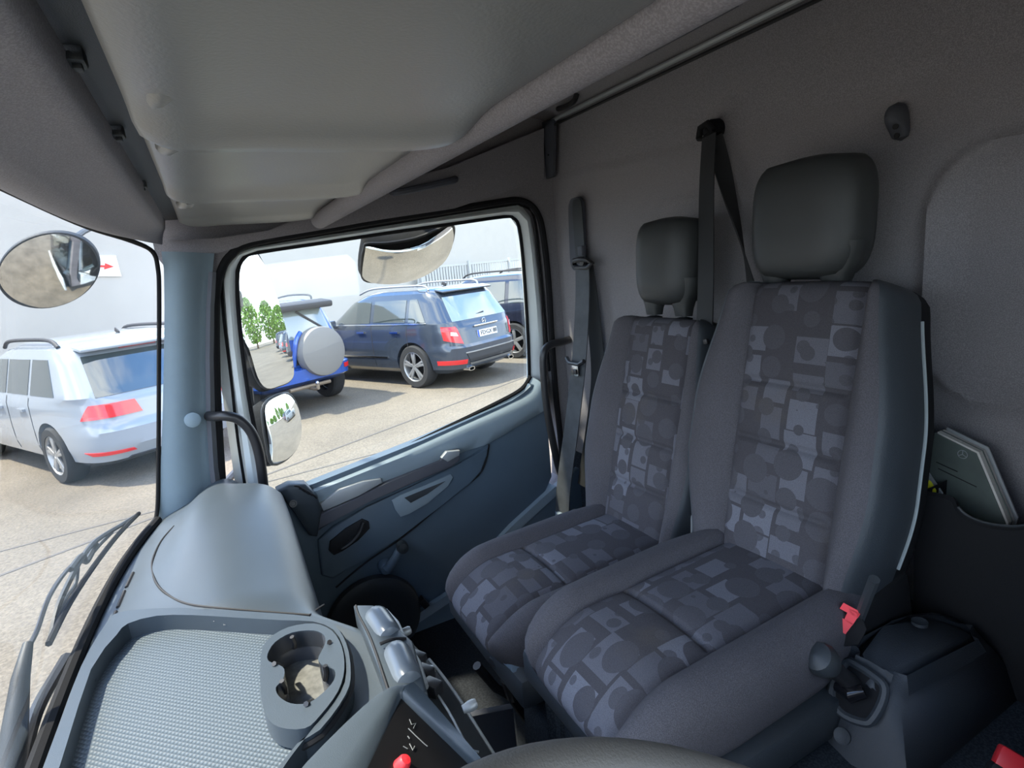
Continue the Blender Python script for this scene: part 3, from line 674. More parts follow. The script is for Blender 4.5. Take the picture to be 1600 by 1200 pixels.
bm = bmesh.new(); ribbon(bm, [ony(916, 415, -1.2), ony(925, 480, -1.2), ony(934, 570, -1.2), ony(930, 640, -1.19), ony(912, 760, -1.17)], (1, .3, 0), .06); obj('rear_webbing', bm, K['belt'], b2)
bm = bmesh.new(); pr = pad_rect(ony(905, 366, YB+.008), (1, 0, 0), ony(907, 415, YB)-ony(904, 320, YB), .085, .255, 5); prism(bm, pr, (0, .016, 0)); bmesh.ops.bevel(bm, geom=[e for e in bm.edges if abs((e.verts[0].co-e.verts[1].co).y) < 1e-6], offset=.003, segments=2, affect='EDGES'); obj('height_rail', bm, K['groove'], b2)
bm = bmesh.new(); pr = pad_rect(ony(905, 362, YB+.0245), (1, 0, 0), (0, 0, 1), .060, .225, 5); prism(bm, pr, (0, .003, 0)); obj('rail_slot', bm, K['dashdark'], b2)
bm = bmesh.new(); box(bm, ony(909, 392, -1.195), (.03, .02, .035), bev=.004); obj('adjuster_button', bm, K['groove'], b2)
bm = bmesh.new(); c = ony(911, 412, -1.18); tube(bm, [c+Vector((.055, 0, 0)), c+Vector((.04, .01, .012)), c+Vector((0, .012, .016)), c+Vector((-.04, .01, .012)), c+Vector((-.055, 0, 0)), c+Vector((-.03, .004, -.014)), c+Vector((.03, .004, -.014))], .009, 8, closed=True)
lathe(bm, [(.017, 0), (.016, .01), (0, .012)], c+Vector((0, -.002, .008)), (0, 1, 0), 16); obj('guide_loop', bm, K['black'], b2)
bm = bmesh.new(); c = ony(899, 566, -1.115); tube(bm, [c+Vector((.055, 0, .010)), c+Vector((.03, .006, -.004)), c+Vector((-.03, .006, -.004)), c+Vector((-.055, 0, .010))], .008, 8)
tg = obj('belt_tongue', bm, K['black'], b2)
bm = bmesh.new(); box(bm, ony(898, 578, -1.11), (.045, .004, .045), bev=.002); obj('steel_latch', bm, K['chrome'], tg)
bm = bmesh.new(); box(bm, ony(898, 581, -1.105), (.024, .005, .018), bev=.002); obj('latch_slot', bm, K['black'], tg)
bm = bmesh.new(); c = ony(877, 812, -1.055); box(bm, c, (.062, .02, .055), bev=.006); obj('lower_wrap', bm, mat('scuffed clear wrap', (.22, .27, .32), .4, var=.5, vscale=60), b2)
def buckle(c, stem_top, label, name='belt_buckle'):
    t = thing(name, label, 'buckle', tuple(c)); d = (Vector(stem_top)-c).normalized()
    q = (-d).to_track_quat('Z', 'X').to_matrix()
    bm = bmesh.new(); box(bm, c-d*.012, (.05, .03, .072), rot=q, bev=.006); obj('buckle_body', bm, K['black'], t)
    bm = bmesh.new(); tube(bm, [c+d*.02, Vector(stem_top)], .009, 8); obj('stem', bm, K['dashdark'], t)
    return t, q, d
c = ony(1327, 985, -.80); bk = thing('belt_buckle', 'red and black belt buckle on the right side of the middle seat', 'buckle', tuple(c))
up = (ony(1366, 905, -.86)-c).normalized()
toC = (-c).normalized(); side = up.cross(toC).normalized(); fwd = side.cross(up).normalized()
rm = Matrix((side, fwd, up)).transposed()
def bq_(a, b, o=0): return onplane(a, b, c+toC*o, toC)
bm = bmesh.new(); bevprism(bm, [bq_(*p) for p in ((1299, 976), (1306, 962), (1318, 944), (1345, 958), (1355, 984), (1342, 1008), (1320, 1010), (1303, 998))], -toC*.03, .003); obj('buckle_body', bm, K['rubber'], bk)
bm = bmesh.new()
for q4 in (((1298, 977), (1307, 961), (1333, 975), (1321, 991)), ((1319, 968), (1327, 951), (1344, 959), (1332, 977)), ((1312, 951), (1318, 942), (1346, 957), (1340, 966))): prism(bm, [bq_(*p, .001) for p in q4], toC*.008)
obj('release_button', bm, K['red'], bk, smooth=False)
bm = bmesh.new(); tube(bm, [bq_(1343, 965, -.012), ony(1366, 905, -.80)], .008, 8); obj('stem', bm, K['dashdark'], bk)
c2 = onz(1588, 1196, -.72); bk2 = thing('belt_buckle', 'red and black belt buckle by the driver seat at the lower right corner', 'buckle', tuple(c2))
bm = bmesh.new(); box(bm, c2, (.045, .028, .03), rot=rm, bev=.004); obj('release_button', bm, K['red'], bk2)
bm = bmesh.new(); box(bm, c2-up*.05, (.05, .032, .08), rot=rm, bev=.006); obj('buckle_body', bm, K['black'], bk2)
# inner buckles between the seats
bm = bmesh.new(); box(bm, ony(1083, 830, -.90), (.016, .03, .10), rot=Matrix.Rotation(R(-20), 3, 'Y'), bev=.003); tag(obj('buckle_stalk', bm, K['silver']), 'grey buckle stalk in the gap between the two passenger seats', 'buckle')
bm = bmesh.new(); box(bm, ony(900, 812, -.98), (.03, .03, .07), rot=Matrix.Rotation(R(-15), 3, 'X'), bev=.005); tag(obj('buckle_stalk', bm, K['black']), 'black anchor stalk at the outer seat beside the door', 'buckle')

# coat hook on the wall
hk = thing('coat_hook', 'grey oval coat hook with two screw holes on the rear wall', 'hook', tuple(ony(1405, 190, YB)))
bm = bmesh.new(); rows = []
a, b = ony(1403, 160, YB+.005), ony(1408, 220, YB+.005)
for i in range(13):
    t = i/12; e = (1-abs(2*t-1)**3)**(1/3) if 0 < t < 1 else .05; p = lerp(a, b, t); h = .016+.018*math.sin(math.pi*min(1, t*1.3))
    rows.append([p+Vector((.018*e*math.cos(k/10*math.pi), h*e*math.sin(k/10*math.pi)**.7, 0)) for k in range(11)])
grid(bm, rows); obj('hook_body', bm, K['groove'], hk)
for q in ((1400, 198), (1402, 212)):
    bm = bmesh.new(); lathe(bm, [(.005, 0), (.005, .003), (0, .003)], ony(q[0], q[1], YB+.036), (0, 1, 0), 12); obj('screw_hole', bm, K['seam'], hk)

# ==================================================================== DOOR POCKET ON THE REAR WALL AND BOOKLET
YP = -1.06
pc = thing('wall_pocket', 'black storage pocket on the rear wall behind the seats', 'pocket', (.5, YB, -.75))
bm = bmesh.new()
top = [(1440, 768), (1452, 768), (1475, 772), (1490, 778), (1497, 792), (1512, 806), (1540, 817), (1575, 822), (1600, 821), (1660, 812)]
P = [ony(x, y, YP) for x, y in top]; tp = spl(P, 4)
grid(bm, [tp, [p+Vector((0, .006, -.006)) for p in tp], [Vector((p.x, YP+.012, -.6)) for p in tp], [Vector((p.x, YP+.0, -.785)) for p in tp]])
grid(bm, [tp, [p+Vector((0, -.008, -.004)) for p in tp], [Vector((p.x, YP-.014, -.785)) for p in tp]])
a, b = tp[0], tp[-1]
for e in (a, b): grid(bm, [[Vector((e.x, YB, e.z)), Vector((e.x, YP, e.z))], [Vector((e.x, YB, -.785)), Vector((e.x, YP, -.785))]])
obj('pocket_front', bm, K['blackmatte'], pc)
bm = bmesh.new(); tube(bm, tp[16:], .0025, 6); obj('pocket_rim', bm, K['dashdark'], pc)
bk_ = thing('booklet', 'thick grey green operating booklet leaning in the wall pocket', 'booklet', tuple(ony(1530, 800, -1.14)))
def bq(px, py, y=-1.145): return ony(px, py, y)
cov = [bq(1462, 676), bq(1526, 708), bq(1572, 818), bq(1565, 840), bq(1500, 812), bq(1440, 790)]
bm = bmesh.new(); prism(bm, cov, (0, .002, 0)); obj('cover', bm, K['booklet'], bk_, smooth=False)
bm = bmesh.new(); prism(bm, [p+Vector((-.003, -.022, .002)) for p in cov[:4]]+[cov[4]+Vector((0, -.022, 0)), cov[5]+Vector((0, -.022, 0))], (0, .0215, 0)); obj('pages', bm, K['paper'], bk_, smooth=False)
bm = bmesh.new(); prism(bm, [p+Vector((-.006, -.028, .006)) for p in cov], (0, .003, 0)); obj('back_cover', bm, K['silver'], bk_, smooth=False)
bm = bmesh.new(); prism(bm, [p+Vector((-.004, -.013, .003)) for p in cov], (0, .0015, 0)); obj('divider', bm, K['booklet'], bk_, smooth=False)
ec = bq(1504, 710, -1.1425)
bm = bmesh.new(); tube(bm, [ec+Vector((.0075*math.cos(a), 0, .0075*math.sin(a))) for a in [k*math.pi/12 for k in range(24)]], .0007, 5, closed=True)
for a in (90, 210, 330): tube(bm, [ec, ec+Vector((.0073*math.cos(R(a)), 0, .0073*math.sin(R(a))))], .0007, 5)
obj('emblem', bm, K['silver'], bk_)
bm = bmesh.new()
for (x0, y0, x1, y1) in ((1463, 722, 1496, 737), (1466, 732, 1526, 761)): tube(bm, [bq(x0, y0, -1.1425), bq(x1, y1, -1.1425)], .0009, 5)
obj('title_lines', bm, K['seam'], bk_)
bm = bmesh.new(); prism(bm, [ony(1449, 733, -1.12), ony(1474, 770, -1.12), ony(1470, 790, -1.12), ony(1448, 785, -1.12)], (0, .004, 0)); pl = tag(obj('plastic_folder', bm, K['silver'], smooth=False), 'grey plastic folder edge beside the booklet in the wall pocket', 'folder')
bm = bmesh.new(); bevprism(bm, [ony(1446, 745, -1.105), ony(1456, 752, -1.105), ony(1464, 766, -1.105), ony(1462, 785, -1.105), ony(1446, 785, -1.105)], (0, .01, 0), .002); tag(obj('yellow_card', bm, K['yellow']), 'bright yellow plastic piece beside the booklet in the wall pocket', 'card')

# ==================================================================== ENGINE COVER WITH LEVER
ec_ = thing('engine_cover', 'black moulded cover on the tunnel floor beside the middle seat', 'cover', (.5, -.95, -.785))
bm = bmesh.new()
Tp = [onz(1316, 1020, -.66), onz(1380, 978, -.655), onz(1436, 955, -.655), onz(1490, 962, -.66), onz(1545, 1000, -.68), onz(1405, 1072, -.67), onz(1375, 1048, -.665)]
Bp = [onz(1275, 1140, -.785), onz(1340, 1040, -.785), onz(1400, 975, -.785), onz(1500, 975, -.785), onz(1600, 1085, -.785), onz(1420, 1240, -.785), onz(1330, 1195, -.785)]
V = grid(bm, [Bp, [lerp(a, b, .92)+Vector((0, 0, -.0)) for a, b in zip(Bp, Tp)], Tp], close_u=True); bm.faces.new(V[-1])
bmesh.ops.bevel(bm, geom=[e for e in bm.edges if all(v.co.z > -.70 for v in e.verts)], offset=.018, segments=3, affect='EDGES')
obj('cover_body', bm, K['cover'], ec_, angle=60)
def fpt(px, py, o=0):
    A, B, C = Tp[0], Tp[5], Bp[6]
    n = (B-A).cross(C-A).normalized(); n = n if n.dot(-A) > 0 else -n
    return onplane(px, py, A+n*o, n), n
pts = [(1322, 1036), (1340, 1040), (1370, 1060), (1382, 1075), (1378, 1098), (1363, 1124), (1350, 1129), (1320, 1118), (1303, 1098), (1302, 1070)]
bm = bmesh.new(); pl_ = spl([fpt(a, b, .004)[0] for a, b in pts], 3, True); tube(bm, pl_, .007, 8, closed=True); gt = obj('gate_frame', bm, K['vinyl'], ec_)
bm = bmesh.new(); n_ = fpt(1340, 1080)[1]; prism(bm, [p-n_*.003 for p in pl_], n_*.006); obj('gate_plate', bm, K['blackmatte'], gt)
bm = bmesh.new(); tube(bm, [fpt(1310, 1072, .012)[0], fpt(1330, 1085, .022)[0], fpt(1350, 1080, .018)[0]], [.010, .013, .010], 10); obj('gate_roller', bm, mat('glossy black', (.01, .01, .012), .12), gt)
for q in ((1316, 1150), (1437, 972)):
    bm = bmesh.new(); pp = fpt(*q, .0)[0] if q[0] < 1400 else onz(*q, -.652); lathe(bm, [(.012, -.004), (.012, .002), (.009, .001), (0, .0)], pp, n_ if q[0] < 1400 else (0, 0, 1), 18); obj('cover_screw', bm, K['vinyl'], ec_)
lv = thing('tunnel_lever', 'short black lever with rounded knob rising from the engine cover', 'lever', tuple(fpt(1338, 1075)[0]))
kb = onz(1288, 1034, -.63); rt = fpt(1336, 1072, .0)[0]
bm = bmesh.new(); tube(bm, [rt, lerp(rt, kb, .5), kb], [.014, .013, .017], 12); obj('lever_stem', bm, K['black'], lv)
bm = bmesh.new(); dd = (kb-rt).normalized(); lathe(bm, [(.0, -.022), (.016, -.018), (.022, -.006), (.025, .008), (.021, .020), (.010, .026), (0, .027)], kb, dd, 20); obj('lever_knob', bm, K['dashdark'], lv)
# foot mat ridge
bm = bmesh.new(); tube(bm, [onz(1120, 1175, -.80), onz(1200, 1125, -.80), onz(1262, 1100, -.80)], .014, 8); obj('tunnel_ridge', bm, K['carpet'], fl)
bm = bmesh.new(); bevprism(bm, [onz(1085, 1150, -.80), onz(1105, 1142, -.80), onz(1130, 1165, -.80), onz(1095, 1172, -.80)], (0, 0, -.03), .003); tag(obj('metal_bracket', bm, K['silver']), 'small grey metal bracket under the middle seat', 'bracket')

# ==================================================================== DASHBOARD
db = thing('dashboard', 'slate grey dashboard with a large tray below the windscreen', 'dashboard', (1.0, .1, -.9))
def dash_rows():
    rows = []
    for i in range(121):
        x = .0+i*(1.885/120); h = sm((x-1.1)/.55); e = sm((x-1.05)/.15)
        yr = lerp(lerp(-.175, -.205, sm((.95-x)/.3)), -.088, sm((x-.93)/.2))
        wf_ = wsb(x)-.012; zt = lerp(-.636, -.605, e)+.058*h-.02*sm((x-1.74)/.14); tail = sm((x-1.76)/.12)*.035
        prof = [(wf_, -.635), (wf_-.025, -.622), (lerp(wf_, yr, .25), lerp(-.630, -.610, e)+.02*h-tail*.3), (lerp(wf_, yr, .42), zt+.0*e), (lerp(wf_, yr, .58), zt+.006*e),
                (lerp(wf_, yr, .74), zt-.002*e-tail), (lerp(wf_, yr, .88), zt-.018*e-tail), (lerp(wf_, yr, .97), zt-.045*e-tail), (yr-.004, zt-.075), (yr, zt-.14), (yr+.01, -.86), (yr+.06, -1.1)]
        rows.append(spl([Vector((x, y, z)) for y, z in prof], 4))
    return rows
DR = dash_rows()
CUP = [onz(a, b, -.63) for a, b in ((411, 1022), (425, 1000), (455, 983), (492, 980), (514, 990), (524, 1010), (526, 1062), (505, 1084), (482, 1100), (455, 1101), (430, 1090), (420, 1060))]
def inpoly(x, y, P):
    r = False
    for i in range(len(P)):
        a, b = P[i-1], P[i]
        if (a.y > y) != (b.y > y) and x < (b.x-a.x)*(y-a.y)/(b.y-a.y)+a.x: r = not r
    return r
TRO = [onz(a, b, -.598) for a, b in ((178, 985), (196, 968), (240, 958), (300, 957), (400, 962), (480, 969), (514, 982), (534, 1010), (540, 1050), (532, 1082), (494, 1132), (428, 1190))]+[Vector((.47, .20, 0)), Vector((.47, .308, 0)), Vector((.89, .295, 0)), Vector((1.10, .29, 0))]
bm = bmesh.new(); V = grid(bm, DR); bm.faces.new(V[-1])
bmesh.ops.delete(bm, geom=[f for f in bm.faces if f.calc_center_median().z > -.66 and inpoly(f.calc_center_median().x, f.calc_center_median().y, TRO)], context='FACES'); obj('dash_top', bm, K['dash'], db, angle=60)
def dashz(x, y):
    i = max(0, min(120, round(x/1.885*120))); r = DR[i]; return min(r[:36], key=lambda p: abs(p.y-y)).z
def ondash(px, py, o=.0):
    z = -.6
    for _ in range(12):
        p = onz(px, py, z); z = lerp(z, dashz(p.x, p.y)+o, .6)
    return onz(px, py, z)
def seamline(pts, r=.0028, name='seam', par=db, m='seam', o=.001):
    bm = bmesh.new(); tube(bm, spl([ondash(a, b, o) for a, b in pts], 5), r, 6); return obj(name, bm, K[m], par)
seamline([(272, 822), (252, 845), (239, 872), (238, 892), (246, 914), (266, 932), (291, 943), (330, 949), (400, 955), (484, 961)], .0024)
seamline([(484, 961), (498, 950), (506, 945)], .0022)
# defroster slots
for i in range(4):
    a = wsp(1.50-i*.085, -.60, -.045); b = wsp(1.50-(i+.8)*.085, -.60, -.045); bm = bmesh.new(); za = dashz(a.x, a.y); tube(bm, [(a.x, a.y, dashz(a.x, a.y)), (b.x, b.y, dashz(b.x, b.y))], .0035, 6); obj('defroster_slot', bm, K['seam'], db)
# tray
TZ = -.598
rim = [(165, 975), (185, 957), (237, 951), (300, 950), (400, 956), (483, 963), (520, 975), (541, 1005), (548, 1050), (540, 1085), (500, 1140), (433, 1200)]
RO = [onz(a, b, TZ) for a, b in rim]+[Vector((.45, .20, TZ)), Vector((.45, .318, TZ)), Vector((.89, .305, TZ)), Vector((1.12, .30, TZ))]
inn = [(182, 992), (200, 974), (245, 962), (300, 961), (370, 965), (440, 969), (490, 971), (521, 984), (536, 1010), (541, 1050), (532, 1082), (500, 1124), (462, 1172), (425, 1225)]
RI = [onz(a, b, TZ) for a, b in inn]+[Vector((.50, .19, TZ)), Vector((.50, .295, TZ)), Vector((.88, .285, TZ)), Vector((1.10, .283, TZ))]
tr_ = obj('tray_rim', (lambda b: (holeplate(b, spl(RO, 3, True), spl(RI, 2, True), (0, 0, -.045)), b)[1])(bmesh.new()), K['dash'], db, angle=40)
m_ = mat('dimpled tray rubber', (.15, .185, .215), .5); t = m_.node_tree; g = nd(t, 'ShaderNodeTexCoord'); mpp = nd(t, 'ShaderNodeMapping'); mpp.inputs['Scale'].default_value = (150, 150, 150); mpp.inputs['Rotation'].default_value = (0, 0, .78)
vr = nd(t, 'ShaderNodeTexVoronoi', i_Randomness=0.0, i_Scale=1.0); vr.voronoi_dimensions = '2D'; bb = nd(t, 'ShaderNodeBump', i_Strength=.55, i_Distance=.003)
t.links.new(g.outputs['Object'], mpp.inputs[0]); t.links.new(mpp.outputs[0], vr.inputs[0]); t.links.new(vr.outputs[0], bb.inputs['Height']); t.links.new(bb.outputs[0], t.nodes['Principled BSDF'].inputs['Normal']); K['dimple'] = m_
rp2 = nd(t, 'ShaderNodeValToRGB'); rp2.color_ramp.elements[0].position = .15; rp2.color_ramp.elements[1].position = .45; rp2.color_ramp.elements[0].color = (.085, .11, .13, 1); rp2.color_ramp.elements[1].color = (.05, .067, .082, 1)
t.links.new(vr.outputs[0], rp2.inputs[0]); t.links.new(rp2.outputs[0], t.nodes['Principled BSDF'].inputs['Base Color'])
co = [(408, 1022), (420, 998), (450, 980), (490, 974), (518, 985), (534, 1010), (538, 1045), (528, 1080), (500, 1118), (476, 1138), (436, 1136), (416, 1118), (407, 1080)]
CO = spl([onz(a, b, TZ+.004) for a, b in co], 3, True)
bm = bmesh.new(); holeplate(bm, [p+Vector((0, 0, -.032)) for p in spl(RO, 3, True)], [lerp(sum(CO, Vector())/len(CO), p, .96)+Vector((0, 0, -.036)) for p in CO], (0, 0, -.003)); obj('tray_mat', bm, K['dimple'], db, smooth=False)
bm = bmesh.new(); tube(bm, spl([p+Vector((0, 0, -.010)) for p in RO], 3, True), .005, 6, closed=True); obj('tray_seam', bm, K['seam'], db)
# cup holder: plate with a figure-of-eight hole
bm = bmesh.new()
co = [(408, 1022), (420, 998), (450, 980), (490, 974), (518, 985), (534, 1010), (538, 1045), (528, 1080), (500, 1118), (476, 1138), (436, 1136), (416, 1118), (407, 1080)]
ci = [(418, 1022), (430, 1003), (457, 988), (490, 985), (506, 992), (508, 1004), (503, 1016), (497, 1030), (505, 1040), (522, 1046), (522, 1062), (505, 1082), (482, 1098), (455, 1099), (436, 1088), (431, 1074), (442, 1062), (444, 1045), (432, 1037), (420, 1033)]
CO = spl([onz(a, b, TZ+.004) for a, b in co], 3, True); CI = spl([onz(a, b, TZ+.004) for a, b in ci], 3, True)
holeplate(bm, CO, CI, (0, 0, -.032)); cu = obj('cup_holder', bm, K['dash'], db, angle=40)
cd = mat('glossy dark cup wall', (.07, .075, .085), .2)
bm = bmesh.new(); grid(bm, [[p+Vector((0, 0, -.002)) for p in CI], [p+Vector((0, 0, -.06)) for p in CI]], close_u=True); obj('cup_wall', bm, cd, cu)
bm = bmesh.new(); prism(bm, [p+Vector((0, 0, -.058)) for p in CI], (0, 0, -.003)); obj('cup_floor', bm, mat('dusty cup floor', (.13, .13, .12), .45, var=.4, vscale=60), cu)
for (a, b, c_, d_) in ((456, 995, 460, 1012), (515, 1003, 506, 1012), (428, 1037, 440, 1042), (508, 1040, 508, 1062), (440, 1064, 446, 1082), (478, 1100, 488, 1095)):
    bm = bmesh.new(); tube(bm, [onz(a, b, TZ+.008), onz(lerp(a, c_, .5)+2, lerp(b, d_, .5), TZ-.005), onz(c_, d_, TZ-.02)], .004, 6); obj('cup_spring', bm, K['black'], cu)
# console lids on the shoulder of the dash
cs = thing('centre_console', 'grey centre console shoulder with two rounded lids and side switches', 'console', (.85, -.2, -.7))
bm = bmesh.new(); bevprism(bm, [onz(552, 944, -.60), onz(584, 944, -.60), onz(645, 1000, -.605), onz(668, 1080, -.61), onz(640, 1098, -.61), onz(608, 1085, -.60)], (0, 0, -.05), .006, 3); obj('console_frame', bm, K['dash'], cs)
bm = bmesh.new(); tube(bm, spl([onz(a, b, -.600) for a, b in ((556, 946), (560, 960), (580, 1000), (608, 1084))], 4), .002, 6); obj('seam', bm, K['seam'], cs)
for (a0, b0, a1, b1) in ((584, 958, 612, 1000), (616, 1012, 642, 1072)):
    A, B = onz(a0, b0, -.608), onz(a1, b1, -.612); bm = bmesh.new()
    n = 12; rr = [.021*(1-abs(2*i/n-1)**6)**.5+.002 for i in range(n+1)]
    tube(bm, [lerp(A, B, i/n) for i in range(n+1)], rr, 20); obj('rounded_lid', bm, mat('slate glossy lid', (.13, .15, .17), .25), cs)
    bm = bmesh.new(); q = (B-A).normalized(); e = Vector((0, -1, 0)); tube(bm, [A+e*.020+Vector((0, 0, -.006)), lerp(A, B, .5)+e*.024+Vector((0, 0, -.006)), B+e*.020+Vector((0, 0, -.012))], .007, 8); obj('lid_lever', bm, K['silver'], cs)
bm = bmesh.new(); a, b = onz(594, 1006, -.592), onz(634, 998, -.605); tube(bm, spl([a, lerp(a, b, .5)+Vector((0, 0, .004)), b], 4), .003, 6); obj('lid_divider', bm, K['seam'], cs)
for (a, b) in ((632, 988), (668, 1050), (733, 1104)):
    bm = bmesh.new(); lathe(bm, [(.006, -.01), (.008, 0), (.008, .008), (.006, .012), (0, .013)], onz(a, b, -.64), (-.1, -1, .15), 16); obj('side_knob', bm, K['silver'], cs)
# lower console face with bright edge trims
bm = bmesh.new(); fp = [onz(640, 1000, -.63), onz(676, 1040, -.64), onz(710, 1085, -.66), onz(745, 1140, -.69), onz(781, 1200, -.72), onz(830, 1300, -.75)]
fs_ = spl(fp, 5); grid(bm, [[p+Vector((0, .045, .01)) for p in fs_], [p+Vector((0, .004, .004)) for p in fs_], fs_, [p+Vector((0, .01, -.02)) for p in fs_], [p+Vector((.05, .05, -.35)) for p in fs_]]); obj('console_face', bm, K['dashdark'], cs)
bm = bmesh.new(); tube(bm, [p+Vector((0, -.002, 0)) for p in fs_[4:]], .0028, 6); obj('edge_trim', bm, K['silver'], cs)
bm = bmesh.new(); tube(bm, spl([onz(a, b, -.64) for a, b in ((640, 1016), (660, 1050), (700, 1110), (730, 1165), (748, 1175))], 4), .0018, 6); obj('inner_trim', bm, K['silver'], cs)
for k in range(3):
    bm = bmesh.new(); box(bm, onz(652+k*12, 1030+k*22, -.635), (.03, .02, .022), rot=Matrix.Rotation(.5, 3, 'Z'), bev=.003); obj('rocker_switch', bm, K['black'], cs)
# footwell side panel below the dash
bm = bmesh.new(); bevprism(bm, [Vector((1.05, -.1, -.9)), Vector((1.05, -.45, -1.0)), Vector((1.05, -.45, -1.3)), Vector((1.05, .1, -1.3)), Vector((1.05, .1, -.9))], (.02, 0, 0), .004); obj('footwell_panel', bm, K['groove'], cs)
# driver switch panel, hooded
sp_ = thing('switch_panel', 'hooded black switch panel with red button beside the steering wheel', 'control panel', (.6, -.1, -.6))
A = onz(627, 1092, -.555); B = onz(545, 1260, -.545); C = onz(800, 1260, -.66)
A2 = onz(627, 1070, -.545); B2 = onz(430, 1260, -.535); C2 = onz(850, 1300, -.655)
bm = bmesh.new(); prism(bm, [A, B, C], Vector((0, .0, -.004))); fc = obj('panel_face', bm, mat('gloss black panel', (.008, .008, .009), .35), sp_, smooth=False)
bm = bmesh.new()
A3 = lerp(A, A2, .5)+Vector((0, 0, .008)); 
lo = [B, A+(B-A)*.06, A, A+(C-A)*.05, C]; 
outr = [B2, onz(480, 1190, -.538), onz(590, 1085, -.542), onz(640, 1070, -.548), onz(665, 1085, -.56), C2]
inr = [B, lerp(B, A, .4), lerp(B, A, .92), A, lerp(A, C, .08), C]
I = spl(inr, 4); O = spl(outr, 4)
grid(bm, [[p+Vector((0, 0, -.004)) for p in I], [lerp(a, b, .12)+Vector((0, 0, .006)) for a, b in zip(I, O)], [lerp(a, b, .35)+Vector((0, 0, .008)) for a, b in zip(I, O)], O, [p+Vector((0, 0, -.08)) for p in O]])
obj('hood', bm, K['dash'], sp_, angle=60)
fn = (B-A).cross(C-A).normalized(); fn = fn if fn.dot(-A) > 0 else -fn
def fp_(a, b, o=.004): return onplane(a, b, A+fn*o, fn)
bm = bmesh.new(); q = fp_(629, 1194); lathe(bm, [(.010, -.004), (.008, .006), (.006, .009), (0, .010)], q, fn, 20); obj('red_button', bm, K['red'], sp_)
for pts in ([(640, 1124), (643, 1132), (650, 1130), (646, 1138)], [(638, 1138), (650, 1150), (664, 1163), (668, 1166)], [(630, 1166), (637, 1170)], [(640, 1162), (645, 1172), (648, 1166)], [(637, 1150), (640, 1154)]):
    bm = bmesh.new(); tube(bm, [fp_(a, b, .0015) for a, b in pts], .0007, 5); obj('panel_mark', bm, mat('white print', (.16, .17, .17), .5), sp_)

# ==================================================================== STEERING WHEEL
sw = thing('steering_wheel', 'dark steering wheel rim arching into the bottom of the view', 'steering wheel', (.10, -.26, -.45))
wn_ = Vector((0.02, -.30, .95)).normalized(); wc = Vector((.107, -.141, -.345)); ua = Vector((1, 0, 0)); va = wn_.cross(ua)
bm = bmesh.new(); tube(bm, [wc+(ua*math.cos(a)+va*math.sin(a))*.195 for a in [k*math.pi/36 for k in range(72)]], .0175, 16, closed=True); obj('rim', bm, K['wheelrim'], sw)
for a in (0, 90, 180, 270):
    bm = bmesh.new(); q = (ua*math.cos(R(a))+va*math.sin(R(a))); tube(bm, [wc+q*.19, wc+q*.12-wn_*.02, wc+q*.05-wn_*.03], [.012, .015, .022], 10); obj('spoke', bm, K['blackmatte'], sw)
bm = bmesh.new(); lathe(bm, [(.0, -.06), (.05, -.06), (.075, -.03), (.07, -.012), (0, -.005)], wc, wn_, 28); obj('hub', bm, K['blackmatte'], sw)
bm = bmesh.new(); tube(bm, [wc-wn_*.05, wc-wn_*.38], .032, 14); obj('column', bm, K['blackmatte'], sw)

# ==================================================================== OUTSIDE: WIPERS AND MIRRORS
def onws(px, py, o=.02):
    p = Vector((1, wsb(1)+o, -.62)); n = Vector((0, .77, .14)).normalized(); q = onplane(px, py, p, n)
    for _ in range(8):
        y = wsp(max(0, min(1.9, q.x)), max(-.8, min(.2, q.z)), o).y; q = ony(px, py, lerp(q.y, y, .5)) if abs(q.x) < 4 else ony(px, py, y)
    return q
wp = thing('windscreen_wiper', 'black windscreen wiper with jointed arm lying on the passenger side glass', 'wiper', tuple(onws(60, 1100)))
bm = bmesh.new(); tube(bm, [onws(a, b, .035) for a, b in ((10, 1230), (22, 1150), (32, 1060), (44, 1005))], [.020, .017, .012, .007], 10); obj('arm', bm, K['dashdark'], wp)
bm = bmesh.new(); tube(bm, spl([onws(a, b, .035) for a, b in ((44, 1012), (58, 985), (77, 932), (103, 893), (128, 870))], 4), .004, 8); obj('arm_rod', bm, K['black'], wp)
bm = bmesh.new(); tube(bm, spl([onws(a, b, .022) for a, b in ((76, 1006), (110, 940), (150, 880), (185, 835), (217, 802))], 4), .0055, 6); obj('blade', bm, K['rubber'], wp)
for pts, r in (([(80, 995), (90, 950), (110, 905), (128, 872), (150, 845), (190, 820), (212, 806)], .0055), ([(86, 975), (103, 935), (118, 912), (122, 880)], .004), ([(140, 870), (155, 852), (175, 832)], .004), ([(110, 890), (128, 868), (135, 878), (150, 850)], .006)):
    bm = bmesh.new(); tube(bm, spl([onws(a, b, .032) for a, b in pts], 4), r, 6); obj('bridge', bm, K['dashdark'], wp)
wp2 = thing('windscreen_wiper', 'black second wiper arm at the bottom left of the windscreen', 'wiper', tuple(onws(60, 1130)))
bm = bmesh.new(); tube(bm, spl([onws(a, b, .03) for a, b in ((30, 1220), (42, 1160), (60, 1105), (90, 1052), (104, 1028))], 4), .011, 8); obj('arm', bm, K['black'], wp2)

